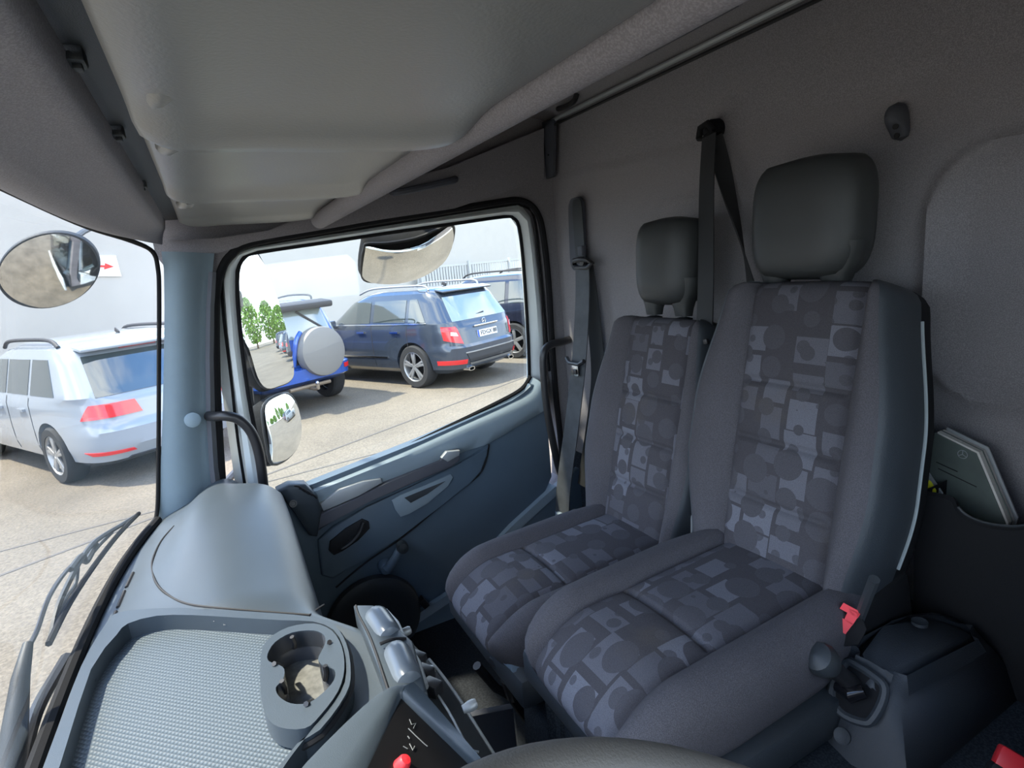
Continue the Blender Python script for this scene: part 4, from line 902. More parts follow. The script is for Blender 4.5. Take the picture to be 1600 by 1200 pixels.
def mirror_plate(root, ctr, pxs, n, mt, back, hname='mirror_glass', bulge=0.0, rimr=.007, inset=None):
    """glass outlined on its own plane, slightly convex, with a rim tube"""
    pl = [onplane(a, b, ctr, n) for a, b in pxs]; pl = spl(pl, 3, True); c = sum(pl, Vector())/len(pl)
    bm = bmesh.new(); rows = []
    R0 = max((p-c).length for p in pl)
    for s in (1.0, .97, .9, .8, .65, .5, .35, .2, .08):
        rows.append([lerp(c, p, s)+n*(bulge*(1-((p-c).length*s/R0)**2)) for p in pl])
    V = grid(bm, rows, close_u=True); bm.faces.new(V[-1]); obj(hname, bm, mt, root, angle=80)
    bm = bmesh.new(); tube(bm, pl, rimr, 8, closed=True)
    obj('mirror_rim', bm, back, root)
    return pl, c
def refl_n(ctr, out): return ((-ctr).normalized()+Vector(out).normalized()).normalized()
def housing(root, pl, c, n, depth, m, k=.8):
    bm = bmesh.new(); rows = [[p-n*.001 for p in pl], [lerp(c, p, 1.04)-n*depth*.3 for p in pl], [lerp(c, p, k)-n*depth*.85 for p in pl], [lerp(c, p, k*.5)-n*depth for p in pl]]
    V = grid(bm, rows, close_u=True); bm.faces.new(V[-1]); obj('housing', bm, m, root, angle=70)
# main mirror
c0 = onx(418, 500, 2.36)
mm = thing('main_mirror', 'tall main wing mirror reflecting sky and trees at the left of the door window', 'mirror', tuple(c0))
n0 = refl_n(c0, (.20, -1, .03))
pl, c = mirror_plate(mm, c0, [(352, 385), (380, 385), (403, 398), (425, 450), (445, 520), (457, 575), (453, 594), (435, 603), (415, 607), (400, 590), (385, 545), (360, 490)], n0, K['mirror'], K['black'], bulge=.012, rimr=.005)
housing(mm, pl, c, n0, .09, K['blackmatte'], .9)
c1 = onx(443, 672, 2.30)
ml = thing('wide_angle_mirror', 'square convex wing mirror below the main mirror', 'mirror', tuple(c1))
n1 = refl_n(c1, (.25, -1, -.12))
pl, c = mirror_plate(ml, c1, [(412, 634), (430, 620), (450, 616), (462, 632), (468, 665), (464, 695), (448, 716), (425, 725), (418, 700), (412, 665)], n1, K['mirror'], K['black'], bulge=.022, rimr=.007)
housing(ml, pl, c, n1, .10, K['blackmatte'], .85)
bm = bmesh.new(); tube(bm, [Vector((2.04, .02, .22)), Vector((2.2, .08, .18)), c0+Vector((.03, .10, .1)), c0+Vector((.03, .10, -.2)), c1+Vector((.02, .10, .05)), c1+Vector((0, .1, -.05)), Vector((2.04, .06, -.62))], .013, 8)
tag(obj('mirror_bracket', bm, K['black']), 'black tubular bracket carrying the two wing mirrors', 'bracket')
# kerb mirror above the window
c2_ = onx(640, 400, 2.20)
mk = thing('kerb_mirror', 'curved kerb mirror hanging over the top of the door window', 'mirror', tuple(c2_))
n2 = refl_n(c2_, (.25, -.35, -1))
pl, c = mirror_plate(mk, c2_, [(569, 388), (574, 381), (605, 380), (650, 372), (690, 356), (706, 352), (709, 362), (704, 385), (690, 408), (660, 426), (620, 438), (580, 440), (567, 434), (565, 415)], n2, K['mirror'], K['black'], bulge=.045, rimr=.006)
housing(mk, pl, c, n2, .09, K['blackmatte'], .9)
bm = bmesh.new(); tube(bm, [c+Vector((.03, 0, .05)), c+Vector((-.02, -.02, .16)), Vector((2.0, -.72, .30))], .016, 8); obj('mount', bm, K['blackmatte'], mk)
# round front mirror
c3 = ony(76, 421, .52)
mf = thing('front_mirror', 'round scratched front mirror outside the windscreen at the left', 'mirror', tuple(c3))
n3 = refl_n(c3, (-.55, .15, -.75)); n3 = (n3+(-c3).normalized()*.3).normalized()
pxs = [(76+79*math.cos(a)*.99-4*math.sin(a)*0, 422+57*math.sin(a)-9*math.cos(a)) for a in [k*math.pi/8 for k in range(16)]]
pl, c = mirror_plate(mf, c3, pxs, n3, K['mirrorhaze'], K['dashdark'], bulge=.035, rimr=.006)
housing(mf, pl, c, n3, .06, K['dashdark'], .8)
bm = bmesh.new(); tube(bm, spl([c-n3*.04, ony(130, 362, .50), ony(180, 354, .42), ony(240, 372, .28), ony(262, 390, .20)], 5), .014, 8); obj('mount_arm', bm, K['dashdark'], mf)

# ==================================================================== CAR PARK
asph = mat('warm grey asphalt', (.145, .122, .092), .9, bump=.6, bscale=60, var=.18, vscale=.8, bdist=.01)
t = asph.node_tree; p_ = t.nodes['Principled BSDF']; src = p_.inputs['Base Color'].links[0].from_socket
g = nd(t, 'ShaderNodeTexCoord'); a = nd(t, 'ShaderNodeTexNoise', i_Scale=45.0, i_Detail=3.0); mr = nd(t, 'ShaderNodeMapRange'); mr.inputs[1].default_value = .3; mr.inputs[2].default_value = .7; mr.inputs[3].default_value = .75; mr.inputs[4].default_value = 1.25
mu = nd(t, 'ShaderNodeMix', data_type='RGBA', blend_type='MULTIPLY'); mu.inputs[0].default_value = 1
t.links.new(g.outputs['Object'], a.inputs[0]); t.links.new(a.outputs[0], mr.inputs[0]); t.links.new(src, mu.inputs[6]); t.links.new(mr.outputs[0], mu.inputs[7]); t.links.new(mu.outputs[2], p_.inputs['Base Color'])
bm = bmesh.new(); grid(bm, [[Vector((x, y, -GZ)) for x in (-60, 0, 60)] for y in (-90, 0, 60)]); gd = tag(obj('ground', bm, asph), kind='structure')
A_, B_ = onz(430, 737, -GZ), onz(824, 588, -GZ)
bm = bmesh.new(); dd = (B_-A_).normalized(); sd_ = Vector((-dd.y, dd.x, 0))*.018
prism(bm, [A_-dd*6-sd_, B_+dd*8-sd_, B_+dd*8+sd_, A_-dd*6+sd_], (0, 0, .004)); obj('tar_joint', bm, mat('tar', (.09, .08, .07), .8), gd)
A_, B_ = onz(0, 862, -GZ), onz(215, 806, -GZ)
bm = bmesh.new(); dd = (B_-A_).normalized(); sd_ = Vector((-dd.y, dd.x, 0))*.012
prism(bm, [A_-dd*3-sd_, B_+dd*4-sd_, B_+dd*4+sd_, A_-dd*3+sd_], (0, 0, .004)); obj('tar_joint', bm, mat('tar2', (.09, .08, .07), .8), gd)
CA = R(24.6); FW = Vector((math.cos(CA), math.sin(CA), 0)); RT = Vector((math.sin(CA), -math.cos(CA), 0))
# white hall wall
wallm = mat('white render', (.49, .46, .405), .85, bump=.2, bscale=20, var=.03, vscale=1.5)
d0 = 15.8; q = ray(741, 420); q = q*(d0/q.dot(FW)); along = q.dot(RT)
def WP(r, z, d=d0): v = FW*d+RT*r; v.z = z; return v
bm = bmesh.new(); prism(bm, [WP(along, -GZ), WP(along, 2.7), WP(-45, 2.7), WP(-45, -GZ)], FW*.4); hw = tag(obj('hall_building', bm, wallm, smooth=False), 'long plain white hall wall behind the parked cars', 'building')
bm = bmesh.new(); prism(bm, [WP(-2, -GZ, 30), WP(-2, 4.6, 30), WP(60, 4.6, 30), WP(60, -GZ, 30)], FW*.4); tag(obj('hall_building', bm, wallm, smooth=False), 'distant pale hall wall behind the metal fence at the right', 'building')
# sign
sg = thing('wall_sign', 'white square sign with a red arrow pointing right on the white hall wall', 'sign', tuple(ray(168, 416)*(d0/ray(168, 416).dot(FW))))
def wq(a, b, o=.0): v = ray(a, b); return v*((d0-o)/v.dot(FW))
bm = bmesh.new(); prism(bm, [wq(146, 399, .03), wq(181, 399, .03), wq(190, 432, .03), wq(146, 432, .03)], FW*.02); obj('board', bm, mat('sign white', (.9, .9, .88), .5), sg, smooth=False)
bm = bmesh.new(); prism(bm, [wq(a, b, .045) for a, b in ((148, 413.5), (164, 414.5), (164, 411), (178, 416.5), (163, 421), (163, 417.5), (148, 417.5))], FW*.008); obj('arrow', bm, mat('sign red', (.8, .04, .03), .5), sg, smooth=False)
# fence beside the hall
fn_ = thing('metal_fence', 'pale grey metal palisade fence behind the cars at the right', 'fence', tuple(WP(along+2, -GZ, 15.5)))
fm = mat('galvanised steel', (.5, .5, .48), .5, .2)
ztop = (ray(760, 409)*(15.5/ray(760, 409).dot(FW))).z
bm = bmesh.new(); r0 = (lambda v: v.dot(RT)*(15.5/v.dot(FW)))(ray(652, 425))
for i in range(95): box(bm, WP(r0+i*.15, (ztop-GZ)/2-.02, 15.5), (.03, .085, ztop+GZ-.05), rot=Matrix.Rotation(CA, 3, 'Z'))
tag(obj('picket_row', bm, fm, fn_, smooth=False), kind='stuff')
for zz in (ztop-.05, -.9):
    bm = bmesh.new(); prism(bm, [WP(r0-.1, zz, 15.46), WP(r0-.1, zz+.07, 15.46), WP(r0+16.2, zz+.07, 15.46), WP(r0+16.2, zz, 15.46)], FW*.05); obj('rail', bm, fm, fn_, smooth=False)
for i in range(7):
    bm = bmesh.new(); box(bm, WP(r0+.1+i*2.6, (ztop+.1-GZ)/2, 15.43), (.1, .1, ztop+GZ+.1), rot=Matrix.Rotation(CA, 3, 'Z')); obj('post', bm, fm, fn_, smooth=False)
bm = bmesh.new(); prism(bm, [WP(along+.1, -GZ, 16.3), WP(along+.1, ztop-.55, 16.3), WP(along+16, ztop-.55, 16.3), WP(along+16, -GZ, 16.3)], FW*.1); tag(obj('low_wall', bm, mat('grey concrete', (.35, .35, .34), .9), smooth=False), 'low grey wall behind the palisade fence', 'wall')

# ---- cars
TYRE = mat('tyre rubber', (.02, .02, .021), .85); ALLOY = mat('alloy silver', (.38, .38, .38), .3, .6); CGLASS = mat('tinted car glass', (.035, .045, .045), .03, 0, spec=1.0, coat=1)
CGL = mat('light car glass', (.22, .26, .25), .04, 0, spec=1.0, coat=1)
LAMP = mat('red lamp', (.62, .015, .02), .12, coat=1); LAMPW = mat('pale lamp', (.75, .6, .58), .15, coat=1); TRIM = mat('dark car trim', (.03, .03, .033), .6); CHR = mat('car chrome', (.7, .7, .7), .12, 1); PLATE = mat('plate white', (.85, .85, .83), .4); EUB = mat('plate blue', (.02, .08, .5), .4); PBLK = mat('plate black', (.01, .01, .01), .5)
def lerplev(levels, z):
    if z <= levels[0][0]: return levels[0][1:]
    for a, b in zip(levels, levels[1:]):
        if a[0] <= z <= b[0]:
            t = (z-a[0])/(b[0]-a[0]+1e-9); return [lerp(p, q, t) for p, q in zip(a[1:], b[1:])]
    return levels[-1][1:]
class Body:
    def __init__(s, levels): s.L = levels
    def at(s, th, z, o=0):
        xr, xf, w, n = lerplev(s.L, z); xc = (xr+xf)/2; h = (xf-xr)/2
        v = Vector((xc+h*spow(math.cos(th), 2/n), w*spow(math.sin(th), 2/n), z))
        if o:
            d = Vector((math.cos(th)*.6, math.sin(th), 0)); a = s.at(th-.01, z); b = s.at(th+.01, z); tt = (b-a); nn = Vector((tt.y, -tt.x, 0)).normalized()
            a = s.at(th, z-.01); b = s.at(th, z+.01); up = (b-a); nn = (nn-up*nn.dot(up)/max(1e-9, up.dot(up))).normalized(); v = v+nn*o
        return v
    def th(s, spec, z):
        k, val = spec; xr, xf, w, n = lerplev(s.L, z)
        if k == 'r':   # rear face, lateral y (left +)
            return math.pi-math.asin(max(-1, min(1, spow(val/w, n/2))))
        xc = (xr+xf)/2; h = (xf-xr)/2; c = math.acos(max(-1, min(1, spow((val-xc)/h, n/2))))
        return c if k == 'l' else 2*math.pi-c
def patch(bd, root, name, m, corners, o=.006, N=8, th=.012, parent=None):
    """corners: bottom-a, bottom-b, top-b, top-a as (spec, z)"""
    (sa, za), (sb, zb), (sc, zc), (sd2, zd) = corners
    if sa[0] != sb[0]: N = 28
    rows = []; base = []
    for j in range(N+1):
        t = j/N; row = []; rb = []
        for i in range(N+1):
            s = i/N
            if i == 0 or True:
                z = lerp(lerp(za, zd, t), lerp(zb, zc, t), s)
                def val(q, r): return (q[0], lerp(q[1], r[1], t))
                if sa[0] == sb[0]:
                    sp = (sa[0], lerp(lerp(sa[1], sd2[1], t), lerp(sb[1], sc[1], t), s)); h = bd.th(sp, z)
                else:
                    h = lerp(bd.th(val(sa, sd2), z), bd.th(val(sb, sc), z), s)
            row.append(bd.at(h, z, o)); rb.append(bd.at(h, z, o-th))
        rows.append(row); base.append(rb)
    bm = bmesh.new(); grid(bm, rows)
    ring = [rows[0][i] for i in range(N+1)]+[rows[j][N] for j in range(1, N+1)]+[rows[N][i] for i in range(N-1, -1, -1)]+[rows[j][0] for j in range(N-1, 0, -1)]
    rb = [base[0][i] for i in range(N+1)]+[base[j][N] for j in range(1, N+1)]+[base[N][i] for i in range(N-1, -1, -1)]+[base[j][0] for j in range(N-1, 0, -1)]
    grid(bm, [ring, rb], close_u=True); bmesh.ops.remove_doubles(bm, verts=bm.verts[:], dist=1e-5)
    return obj(name, bm, m, parent or root, world=False, angle=50)
def wheel(root, x, y, r, w, s, spokes=5, style=0):
    bm = bmesh.new(); ax = (0, s, 0)
    lathe(bm, [(r*.66, -w/2), (r*.93, -w/2), (r, -w*.36), (r, w*.36), (r*.93, w/2), (r*.70, w/2), (r*.68, w*.40), (r*.66, w*.2)], (x, y, r), ax, 36, False); tw = obj('wheel', bm, TYRE, root, world=False)
    bm = bmesh.new(); lathe(bm, [(r*.70, w*.46), (r*.67, w*.48), (r*.64, w*.42), (r*.63, -w*.1)], (x, y, r), ax, 36, False)
    obj('rim', bm, ALLOY, tw, world=False)
    bm = bmesh.new(); lathe(bm, [(r*.63, -w*.05), (r*.3, -w*.05), (0, -w*.05)], (x, y, r), ax, 24); obj('brake_disc', bm, TRIM, tw, world=False)
    for k in range(spokes):
        for dlt in ((-.13, .13) if style else (0,)):
            a = 2*math.pi*k/spokes+.3; a0 = a+dlt*.9; a1 = a+dlt
            P0 = Vector((x+math.cos(a0)*r*.08, y+s*w*.34, r+math.sin(a0)*r*.08)); P1 = Vector((x+math.cos(a1)*r*.65, y+s*w*.42, r+math.sin(a1)*r*.65))
            bm = bmesh.new(); dv = (P1-P0); ln = dv.length; ang = math.atan2(dv.z, dv.x); box(bm, (P0+P1)/2, (ln, .03, r*(.11 if style else .2)), rot=Matrix.Rotation(-ang, 3, 'Y'), bev=.006); obj('spoke', bm, ALLOY, tw, world=False)
    bm = bmesh.new(); lathe(bm, [(r*.14, w*.2), (r*.14, w*.42), (0, w*.44)], (x, y, r), ax, 16); obj('hub_cap', bm, ALLOY, tw, world=False)
def build_body(root, bd, m, wheels, zs, arch_r, Wd):
    bm = bmesh.new(); rows = []
    for z in zs: rows.append([bd.at(2*math.pi*k/96, z) for k in range(96)])
    V = grid(bm, rows, close_u=True); bm.faces.new(V[0][::-1]); bm.faces.new(V[-1]); bmesh.ops.recalc_face_normals(bm, faces=bm.faces[:])
    me = bpy.data.meshes.new('body'); bm.to_mesh(me); bm.free(); tmp = bpy.data.objects.new('body_tmp', me); COL.objects.link(tmp)
    cuts = []
    for (x, r) in wheels:
        for s in (-1, 1):
            bm = bmesh.new(); lathe(bm, [(arch_r, -.26), (arch_r, .2)], (x, s*(Wd-.05), r+.01), (0, s, 0), 36); bmesh.ops.recalc_face_normals(bm, faces=bm.faces[:])
            c_ = bpy.data.meshes.new('c'); bm.to_mesh(c_); bm.free(); co_ = bpy.data.objects.new('cut', c_); COL.objects.link(co_); cuts.append(co_)
            md = tmp.modifiers.new('b', 'BOOLEAN'); md.object = co_; md.operation = 'DIFFERENCE'; md.solver = 'EXACT'
    dg = bpy.context.evaluated_depsgraph_get(); dg.update(); me2 = bpy.data.meshes.new_from_object(tmp.evaluated_get(dg)); me2.name = 'body'
    for o in cuts+[tmp]: bpy.data.objects.remove(o)
    me2.materials.clear(); me2.materials.append(m); me2.polygons.foreach_set('use_smooth', [True]*len(me2.polygons)); me2.set_sharp_from_angle(angle=R(28))
    o = bpy.data.objects.new('body', me2); COL.objects.link(o); o.parent = root
    return o
def carroot(name, label, px, local, cat='car', CA=CA):
    g = onz(*px, -GZ); M = Matrix.Rotation(CA, 3, 'Z'); loc = g-(M @ Vector((local[0], local[1], 0)))
    return thing(name, label, cat, tuple(loc), rz=CA)
def text(root, s, m, loc, right, up, size):
    cu = bpy.data.curves.new('t', 'FONT'); cu.body = s; cu.size = size; cu.extrude = .002; cu.align_x = 'CENTER'; cu.align_y = 'CENTER'
    o = bpy.data.objects.new('t', cu); COL.objects.link(o); dg = bpy.context.evaluated_depsgraph_get(); dg.update()
    me = bpy.data.meshes.new_from_object(o.evaluated_get(dg)); bpy.data.objects.remove(o)
    X_, Y_ = Vector(right).normalized(), Vector(up).normalized(); Z_ = X_.cross(Y_)
    me.transform(Matrix.Translation(loc) @ Matrix((X_, Y_, Z_)).transposed().to_4x4()); me.name = 'plate_lettering'
    me.materials.clear(); me.materials.append(m); o = bpy.data.objects.new('plate_lettering', me); COL.objects.link(o); o.parent = root; return o
def bxo(root, name, m, c, s, rot=None, bev=.01, parent=None):
    bm = bmesh.new(); box(bm, c, s, rot=rot, bev=bev); return obj(name, bm, m, parent or root, world=False)
def zlist(L, extra=()):
    z = sorted({l[0] for l in L}); out = []
    for a, b in zip(z, z[1:]):
        k = max(1, round((b-a)/.06)); out += [lerp(a, b, i/k) for i in range(k)]
    return out+[z[-1]]
def plate(root, x, y, z, s, tilt=.12, w=.50, eu=True):
    up = Vector((tilt, 0, 1)).normalized(); rt = Vector((0, -1, 0)); rot = Matrix((Vector((0, 1, 0)), up.cross(Vector((0, 1, 0))) , up)).transposed()
    bm = bmesh.new(); c = Vector((x, y, z)); prism(bm, [c+rt*a*w/2+up*b*.055 for a, b in ((-1, -1), (1, -1), (1, 1), (-1, 1))], (.012, 0, 0)); pt = obj('number_plate', bm, PLATE, root, world=False, smooth=False)
    bm = bmesh.new(); prism(bm, [c+Vector((-.004, 0, 0))+rt*a*w/2+up*b*.055 for a, b in ((-1, -1), (-.86, -1), (-.86, 1), (-1, 1))], (.004, 0, 0)); obj('plate_band', bm, EUB, pt, world=False, smooth=False)
    if s: text(pt, s, PBLK, c+Vector((-.006, 0, 0))+rt*.03, rt, up, .10)
# ---------- grey SUV
GREY = mat('dark slate blue car paint', (.045, .058, .08), .22, .3, coat=1)
L_ = [(.24, .25, 4.2, .80, 8), (.32, .06, 4.45, .88, 7), (.46, .0, 4.52, .915, 6), (.66, .0, 4.53, .92, 6), (.70, .05, 4.53, .92, 6), (.95, .10, 4.47, .915, 6.5), (1.0, .13, 4.30, .91, 6.5), (1.06, .16, 3.45, .895, 7), (1.08, .17, 3.35, .89, 7), (1.46, .42, 2.72, .77, 7), (1.56, .50, 2.45, .73, 6), (1.615, .60, 2.25, .66, 5), (1.635, .85, 2.0, .5, 4)]
gs = carroot('grey_suv', 'slate grey estate type SUV with red tail lamps, middle car seen through the door window', (650, 607), (.98, .93))
bd = Body(L_); build_body(gs, bd, GREY, [(.98, .365), (3.72, .365)], zlist(L_), .405, .92)
for x in (.98, 3.72):
    for s in (-1, 1): wheel(gs, x, s*.80, .365, .25, s, 5, 1)
def sidewin(bd, root, xs, zb, zt, m, names='side_window'):
    for s in ('l', 'R'):
        for (a, b, c_, d_) in xs: patch(bd, root, names, m, [((s, a), zb), ((s, b), zb), ((s, c_), zt), ((s, d_), zt)], .006)
sidewin(bd, gs, [(.62, 1.02, 1.02, .85), (1.10, 1.92, 1.92, 1.10), (2.02, 2.98, 2.62, 2.02)], 1.10, 1.47, CGLASS)
for s in ('l', 'R'): patch(bd, gs, 'belt_trim', CHR, [((s, .6), 1.07), ((s, 3.1), 1.065), ((s, 3.08), 1.085), ((s, .6), 1.09)], .01)
for s in ('l', 'R'): patch(bd, gs, 'sill_moulding', CHR, [((s, 1.6), .50), ((s, 3.1), .50), ((s, 3.1), .53), ((s, 1.6), .53)], .012)
for s in ('l', 'R'):
    for xx in (1.06, 1.97): patch(bd, gs, 'door_gap', TRIM, [((s, xx), .36), ((s, xx+.01), .36), ((s, xx+.01), 1.06), ((s, xx), 1.06)], .003)
    for xx in (1.25, 2.15): patch(bd, gs, 'door_handle', CHR, [((s, xx), .93), ((s, xx+.2), .93), ((s, xx+.2), .96), ((s, xx), .96)], .03, th=.035)
patch(bd, gs, 'rear_window', CGL, [(('r', .68), 1.08), (('r', -.68), 1.08), (('r', -.60), 1.47), (('r', .60), 1.47)], .008, 10)
patch(bd, gs, 'tail_lamp', LAMP, [(('l', .30), .80), (('r', .60), .72), (('r', .66), 1.0), (('l', .34), 1.02)], .014)
patch(bd, gs, 'tail_lamp', LAMP, [(('r', -.60), .72), (('R', .30), .80), (('R', .34), 1.02), (('r', -.66), 1.0)], .014)
patch(bd, gs, 'lamp_strip', LAMPW, [(('l', .20), .87), (('r', .66), .85), (('r', .68), .91), (('l', .20), .93)], .02)
patch(bd, gs, 'lamp_strip', LAMPW, [(('r', -.66), .85), (('R', .20), .87), (('R', .20), .93), (('r', -.68), .91)], .02)
patch(bd, gs, 'bumper_insert', TRIM, [(('r', .55), .42), (('r', -.55), .42), (('r', -.60), .56), (('r', .60), .56)], .012)
patch(bd, gs, 'bumper_trim', CHR, [(('r', .52), .37), (('r', -.52), .37), (('r', -.55), .41), (('r', .55), .41)], .02)
patch(bd, gs, 'bumper_trim', ALLOY, [(('r', .62), .565), (('r', -.62), .565), (('r', -.62), .585), (('r', .62), .585)], .018)
for s in (1, -1): patch(bd, gs, 'reflector', LAMP, [(('r', s*.86), .40), (('r', s*.60), .40), (('r', s*.60), .47), (('r', s*.87), .47)], .014)
for s in (1, -1):
    bm = bmesh.new(); rws = [[Vector((x, s*.52+.07*spow(math.cos(a), .6)*k, .30+.032*spow(math.sin(a), .6)*k)) for a in [j*math.pi/8 for j in range(16)]] for x, k in ((.3, .9), (.03, 1), (.03, .75), (.2, .7))]; grid(bm, rws, close_u=True); obj('tail_pipe', bm, CHR, gs, world=False)
for s in (1, -1):
    bm = bmesh.new(); tube(bm, spl([Vector((.72, s*.62, 1.60)), Vector((.80, s*.63, 1.675)), Vector((1.2, s*.635, 1.69)), Vector((2.1, s*.63, 1.685)), Vector((2.5, s*.63, 1.60))], 4), .018, 8); obj('roof_rail', bm, ALLOY, gs, world=False)
bxo(gs, 'roof_spoiler', GREY, (.50, 0, 1.575), (.20, 1.22, .03), Matrix.Rotation(R(-12), 3, 'Y'), .012)
bxo(gs, 'wiper', TRIM, (.21, .12, 1.13), (.02, .46, .025), Matrix.Rotation(R(-7), 3, 'X'), .005)
bxo(gs, 'roof_aerial', TRIM, (.95, 0, 1.665), (.10, .02, .06), Matrix.Rotation(R(-25), 3, 'Y'), .008)
bxo(gs, 'plate_handle', CHR, (.085, 0, .965), (.03, .6, .03))
plate(gs, .065, 0, .83, 'FD:GX 88')
bm = bmesh.new(); rr = [Vector((.125, .045*math.cos(a), 1.02+.045*math.sin(a))) for a in [k*math.pi/10 for k in range(20)]]; tube(bm, rr, .005, 5, closed=True)
for a in (90, 210, 330): tube(bm, [Vector((.122, 0, 1.02)), Vector((.122, .044*math.cos(R(a)), 1.02+.044*math.sin(R(a))))], .005, 5)
obj('emblem', bm, CHR, gs, world=False)
for s in (1, -1): bxo(gs, 'wing_mirror', GREY, (3.02, s*1.0, 1.10), (.12, .20, .15), None, .03)
# ---------- blue off-roader
BLUE = mat('bright blue car paint', (.025, .10, .42), .22, .2, coat=1)
L_ = [(.36, .30, 3.9, .70, 8), (.42, .14, 4.1, .82, 7), (.48, .02, 4.15, .87, 7), (.66, .0, 4.16, .88, 7), (.69, .14, 4.12, .86, 7), (.95, .16, 4.05, .86, 7), (1.02, .18, 3.9, .85, 7), (1.08, .20, 3.1, .835, 7), (1.54, .36, 2.45, .72, 7), (1.62, .42, 2.3, .68, 6), (1.665, .6, 2.1, .6, 5)]
bv = carroot('blue_suv', 'bright blue off-roader with a covered spare wheel on its tailgate', (527, 616), (.72, -.86))
bd = Body(L_); build_body(bv, bd, BLUE, [(.76, .36), (3.25, .36)], zlist(L_), .41, .87)
for x in (.76, 3.25):
    for s in (-1, 1): wheel(bv, x, s*.75, .36, .22, s, 5, 0)
sidewin(bd, bv, [(.50, .95, .95, .56), (1.05, 1.75, 1.75, 1.05), (1.85, 2.75, 2.40, 1.85)], 1.12, 1.52, CGLASS)
patch(bd, bv, 'rear_window', CGL, [(('r', .70), 1.10), (('r', -.70), 1.10), (('r', -.62), 1.52), (('r', .62), 1.52)], .008, 10)
patch(bd, bv, 'lower_cladding', TRIM, [(('r', .60), .72), (('r', -.60), .72), (('r', -.58), .94), (('r', .58), .94)], .006, 6)
bxo(bv, 'roof_spoiler', TRIM, (.32, 0, 1.585), (.30, 1.36, .10), Matrix.Rotation(R(-8), 3, 'Y'), .03)
for s in (1, -1): patch(bd, bv, 'tail_lamp', LAMP, [(('r', s*.83), .80), (('r', s*.70), .80), (('r', s*.70), 1.10), (('r', s*.80), 1.10)], .012)
for s in (1, -1): patch(bd, bv, 'lamp_strip', LAMPW, [(('r', s*.825), .90), (('r', s*.71), .90), (('r', s*.71), .98), (('r', s*.82), .98)], .018)
for s in (1, -1): patch(bd, bv, 'reflector', LAMP, [(('r', s*.72), .56), (('r', s*.60), .56), (('r', s*.60), .63), (('r', s*.72), .63)], .012)
bm = bmesh.new(); lathe(bm, [(.0, -.0), (.31, .0), (.365, -.02), (.375, -.06), (.375, -.19), (.35, -.22), (0, -.22)], (-.10, -.22, .88), (-1, 0, 0), 40); spw = obj('spare_wheel_cover', bm, mat('grey wheel cover vinyl', (.20, .19, .175), .5, bump=.2, bscale=20), bv, world=False)
bm = bmesh.new(); tube(bm, spl([Vector((.12, .20, .72)), Vector((.08, .18, .9)), Vector((.06, .13, 1.1)), Vector((.10, .02, 1.2))], 4), .035, 8); obj('spare_carrier', bm, BLUE, bv, world=False)
plate(bv, .10, .46, .80, '       L2', w=.42, tilt=.05)
bm = bmesh.new(); tube(bm, [Vector((.3, 0, .36)), Vector((-.02, 0, .34)), Vector((-.10, 0, .36)), Vector((-.10, 0, .42))], .028, 8); tube(bm, [Vector((.1, -.35, .38)), Vector((.1, .35, .38))], .03, 8); obj('tow_bar', bm, mat('rusty steel', (.28, .22, .16), .6, .5), bv, world=False)
bm = bmesh.new(); lathe(bm, [(.0, -.03), (.02, -.025), (.03, 0), (.02, .025), (0, .03)], (-.10, 0, .44), (0, 0, 1), 14); obj('tow_ball', bm, CHR, bv, world=False)
for s in (1, -1):
    bm = bmesh.new(); tube(bm, spl([Vector((.62, s*.6, 1.65)), Vector((.7, s*.6, 1.72)), Vector((1.3, s*.6, 1.73)), Vector((2.0, s*.6, 1.65))], 4), .016, 8); obj('roof_rail', bm, TRIM, bv, world=False)
bm = bmesh.new(); tube(bm, [Vector((.33, -.1, 1.50)), Vector((.22, -.55, 1.14))], .02, 6); obj('wiper', bm, TRIM, bv, world=False)
# ---------- white wagon
WH = mat('white car paint', (.25, .28, .315), .25, 0, coat=1)
L_ = [(.20, .30, 4.3, .76, 8), (.28, .08, 4.5, .86, 7), (.42, .0, 4.57, .895, 6), (.60, .0, 4.57, .90, 6), (.66, .05, 4.57, .90, 6), (.88, .10, 4.45, .895, 6), (.93, .13, 4.2, .88, 6.5), (.97, .16, 3.35, .87, 7), (1.36, .50, 2.75, .76, 7), (1.47, .60, 2.4, .71, 6), (1.535, .72, 2.1, .62, 5), (1.56, 1.0, 1.8, .45, 4)]
ww_ = carroot('white_wagon', 'white estate car seen through the windscreen at the left', (98, 757), (.92, .90), CA=R(29.5))
bd = Body(L_); build_body(ww_, bd, WH, [(.95, .325), (3.58, .325)], zlist(L_), .365, .90)
for x in (.95, 3.58):
    for s in (-1, 1): wheel(ww_, x, s*.79, .325, .22, s, 5, 1)
sidewin(bd, ww_, [(.66, 1.28, 1.28, .88), (1.36, 1.98, 1.98, 1.36), (2.04, 3.08, 2.66, 2.04)], .99, 1.37, CGLASS)
patch(bd, ww_, 'rear_window', CGLASS, [(('r', .66), .96), (('r', -.66), .96), (('r', -.58), 1.37), (('r', .58), 1.37)], .008, 10)
bxo(ww_, 'roof_spoiler', WH, (.56, 0, 1.455), (.26, 1.20, .035), Matrix.Rotation(R(-8), 3, 'Y'), .012)
patch(bd, ww_, 'brake_light', LAMP, [(('r', .20), 1.40), (('r', -.20), 1.40), (('r', -.20), 1.425), (('r', .20), 1.425)], .02)
patch(bd, ww_, 'tail_lamp', LAMP, [(('l', .30), .74), (('r', .30), .74), (('r', .34), .88), (('l', .22), .89)], .012)
patch(bd, ww_, 'tail_lamp', LAMP, [(('r', -.30), .74), (('R', .30), .74), (('R', .22), .89), (('r', -.34), .88)], .012)
patch(bd, ww_, 'bumper_reflector', LAMP, [(('r', .78), .36), (('r', .45), .36), (('r', .48), .39), (('r', .82), .40)], .012)
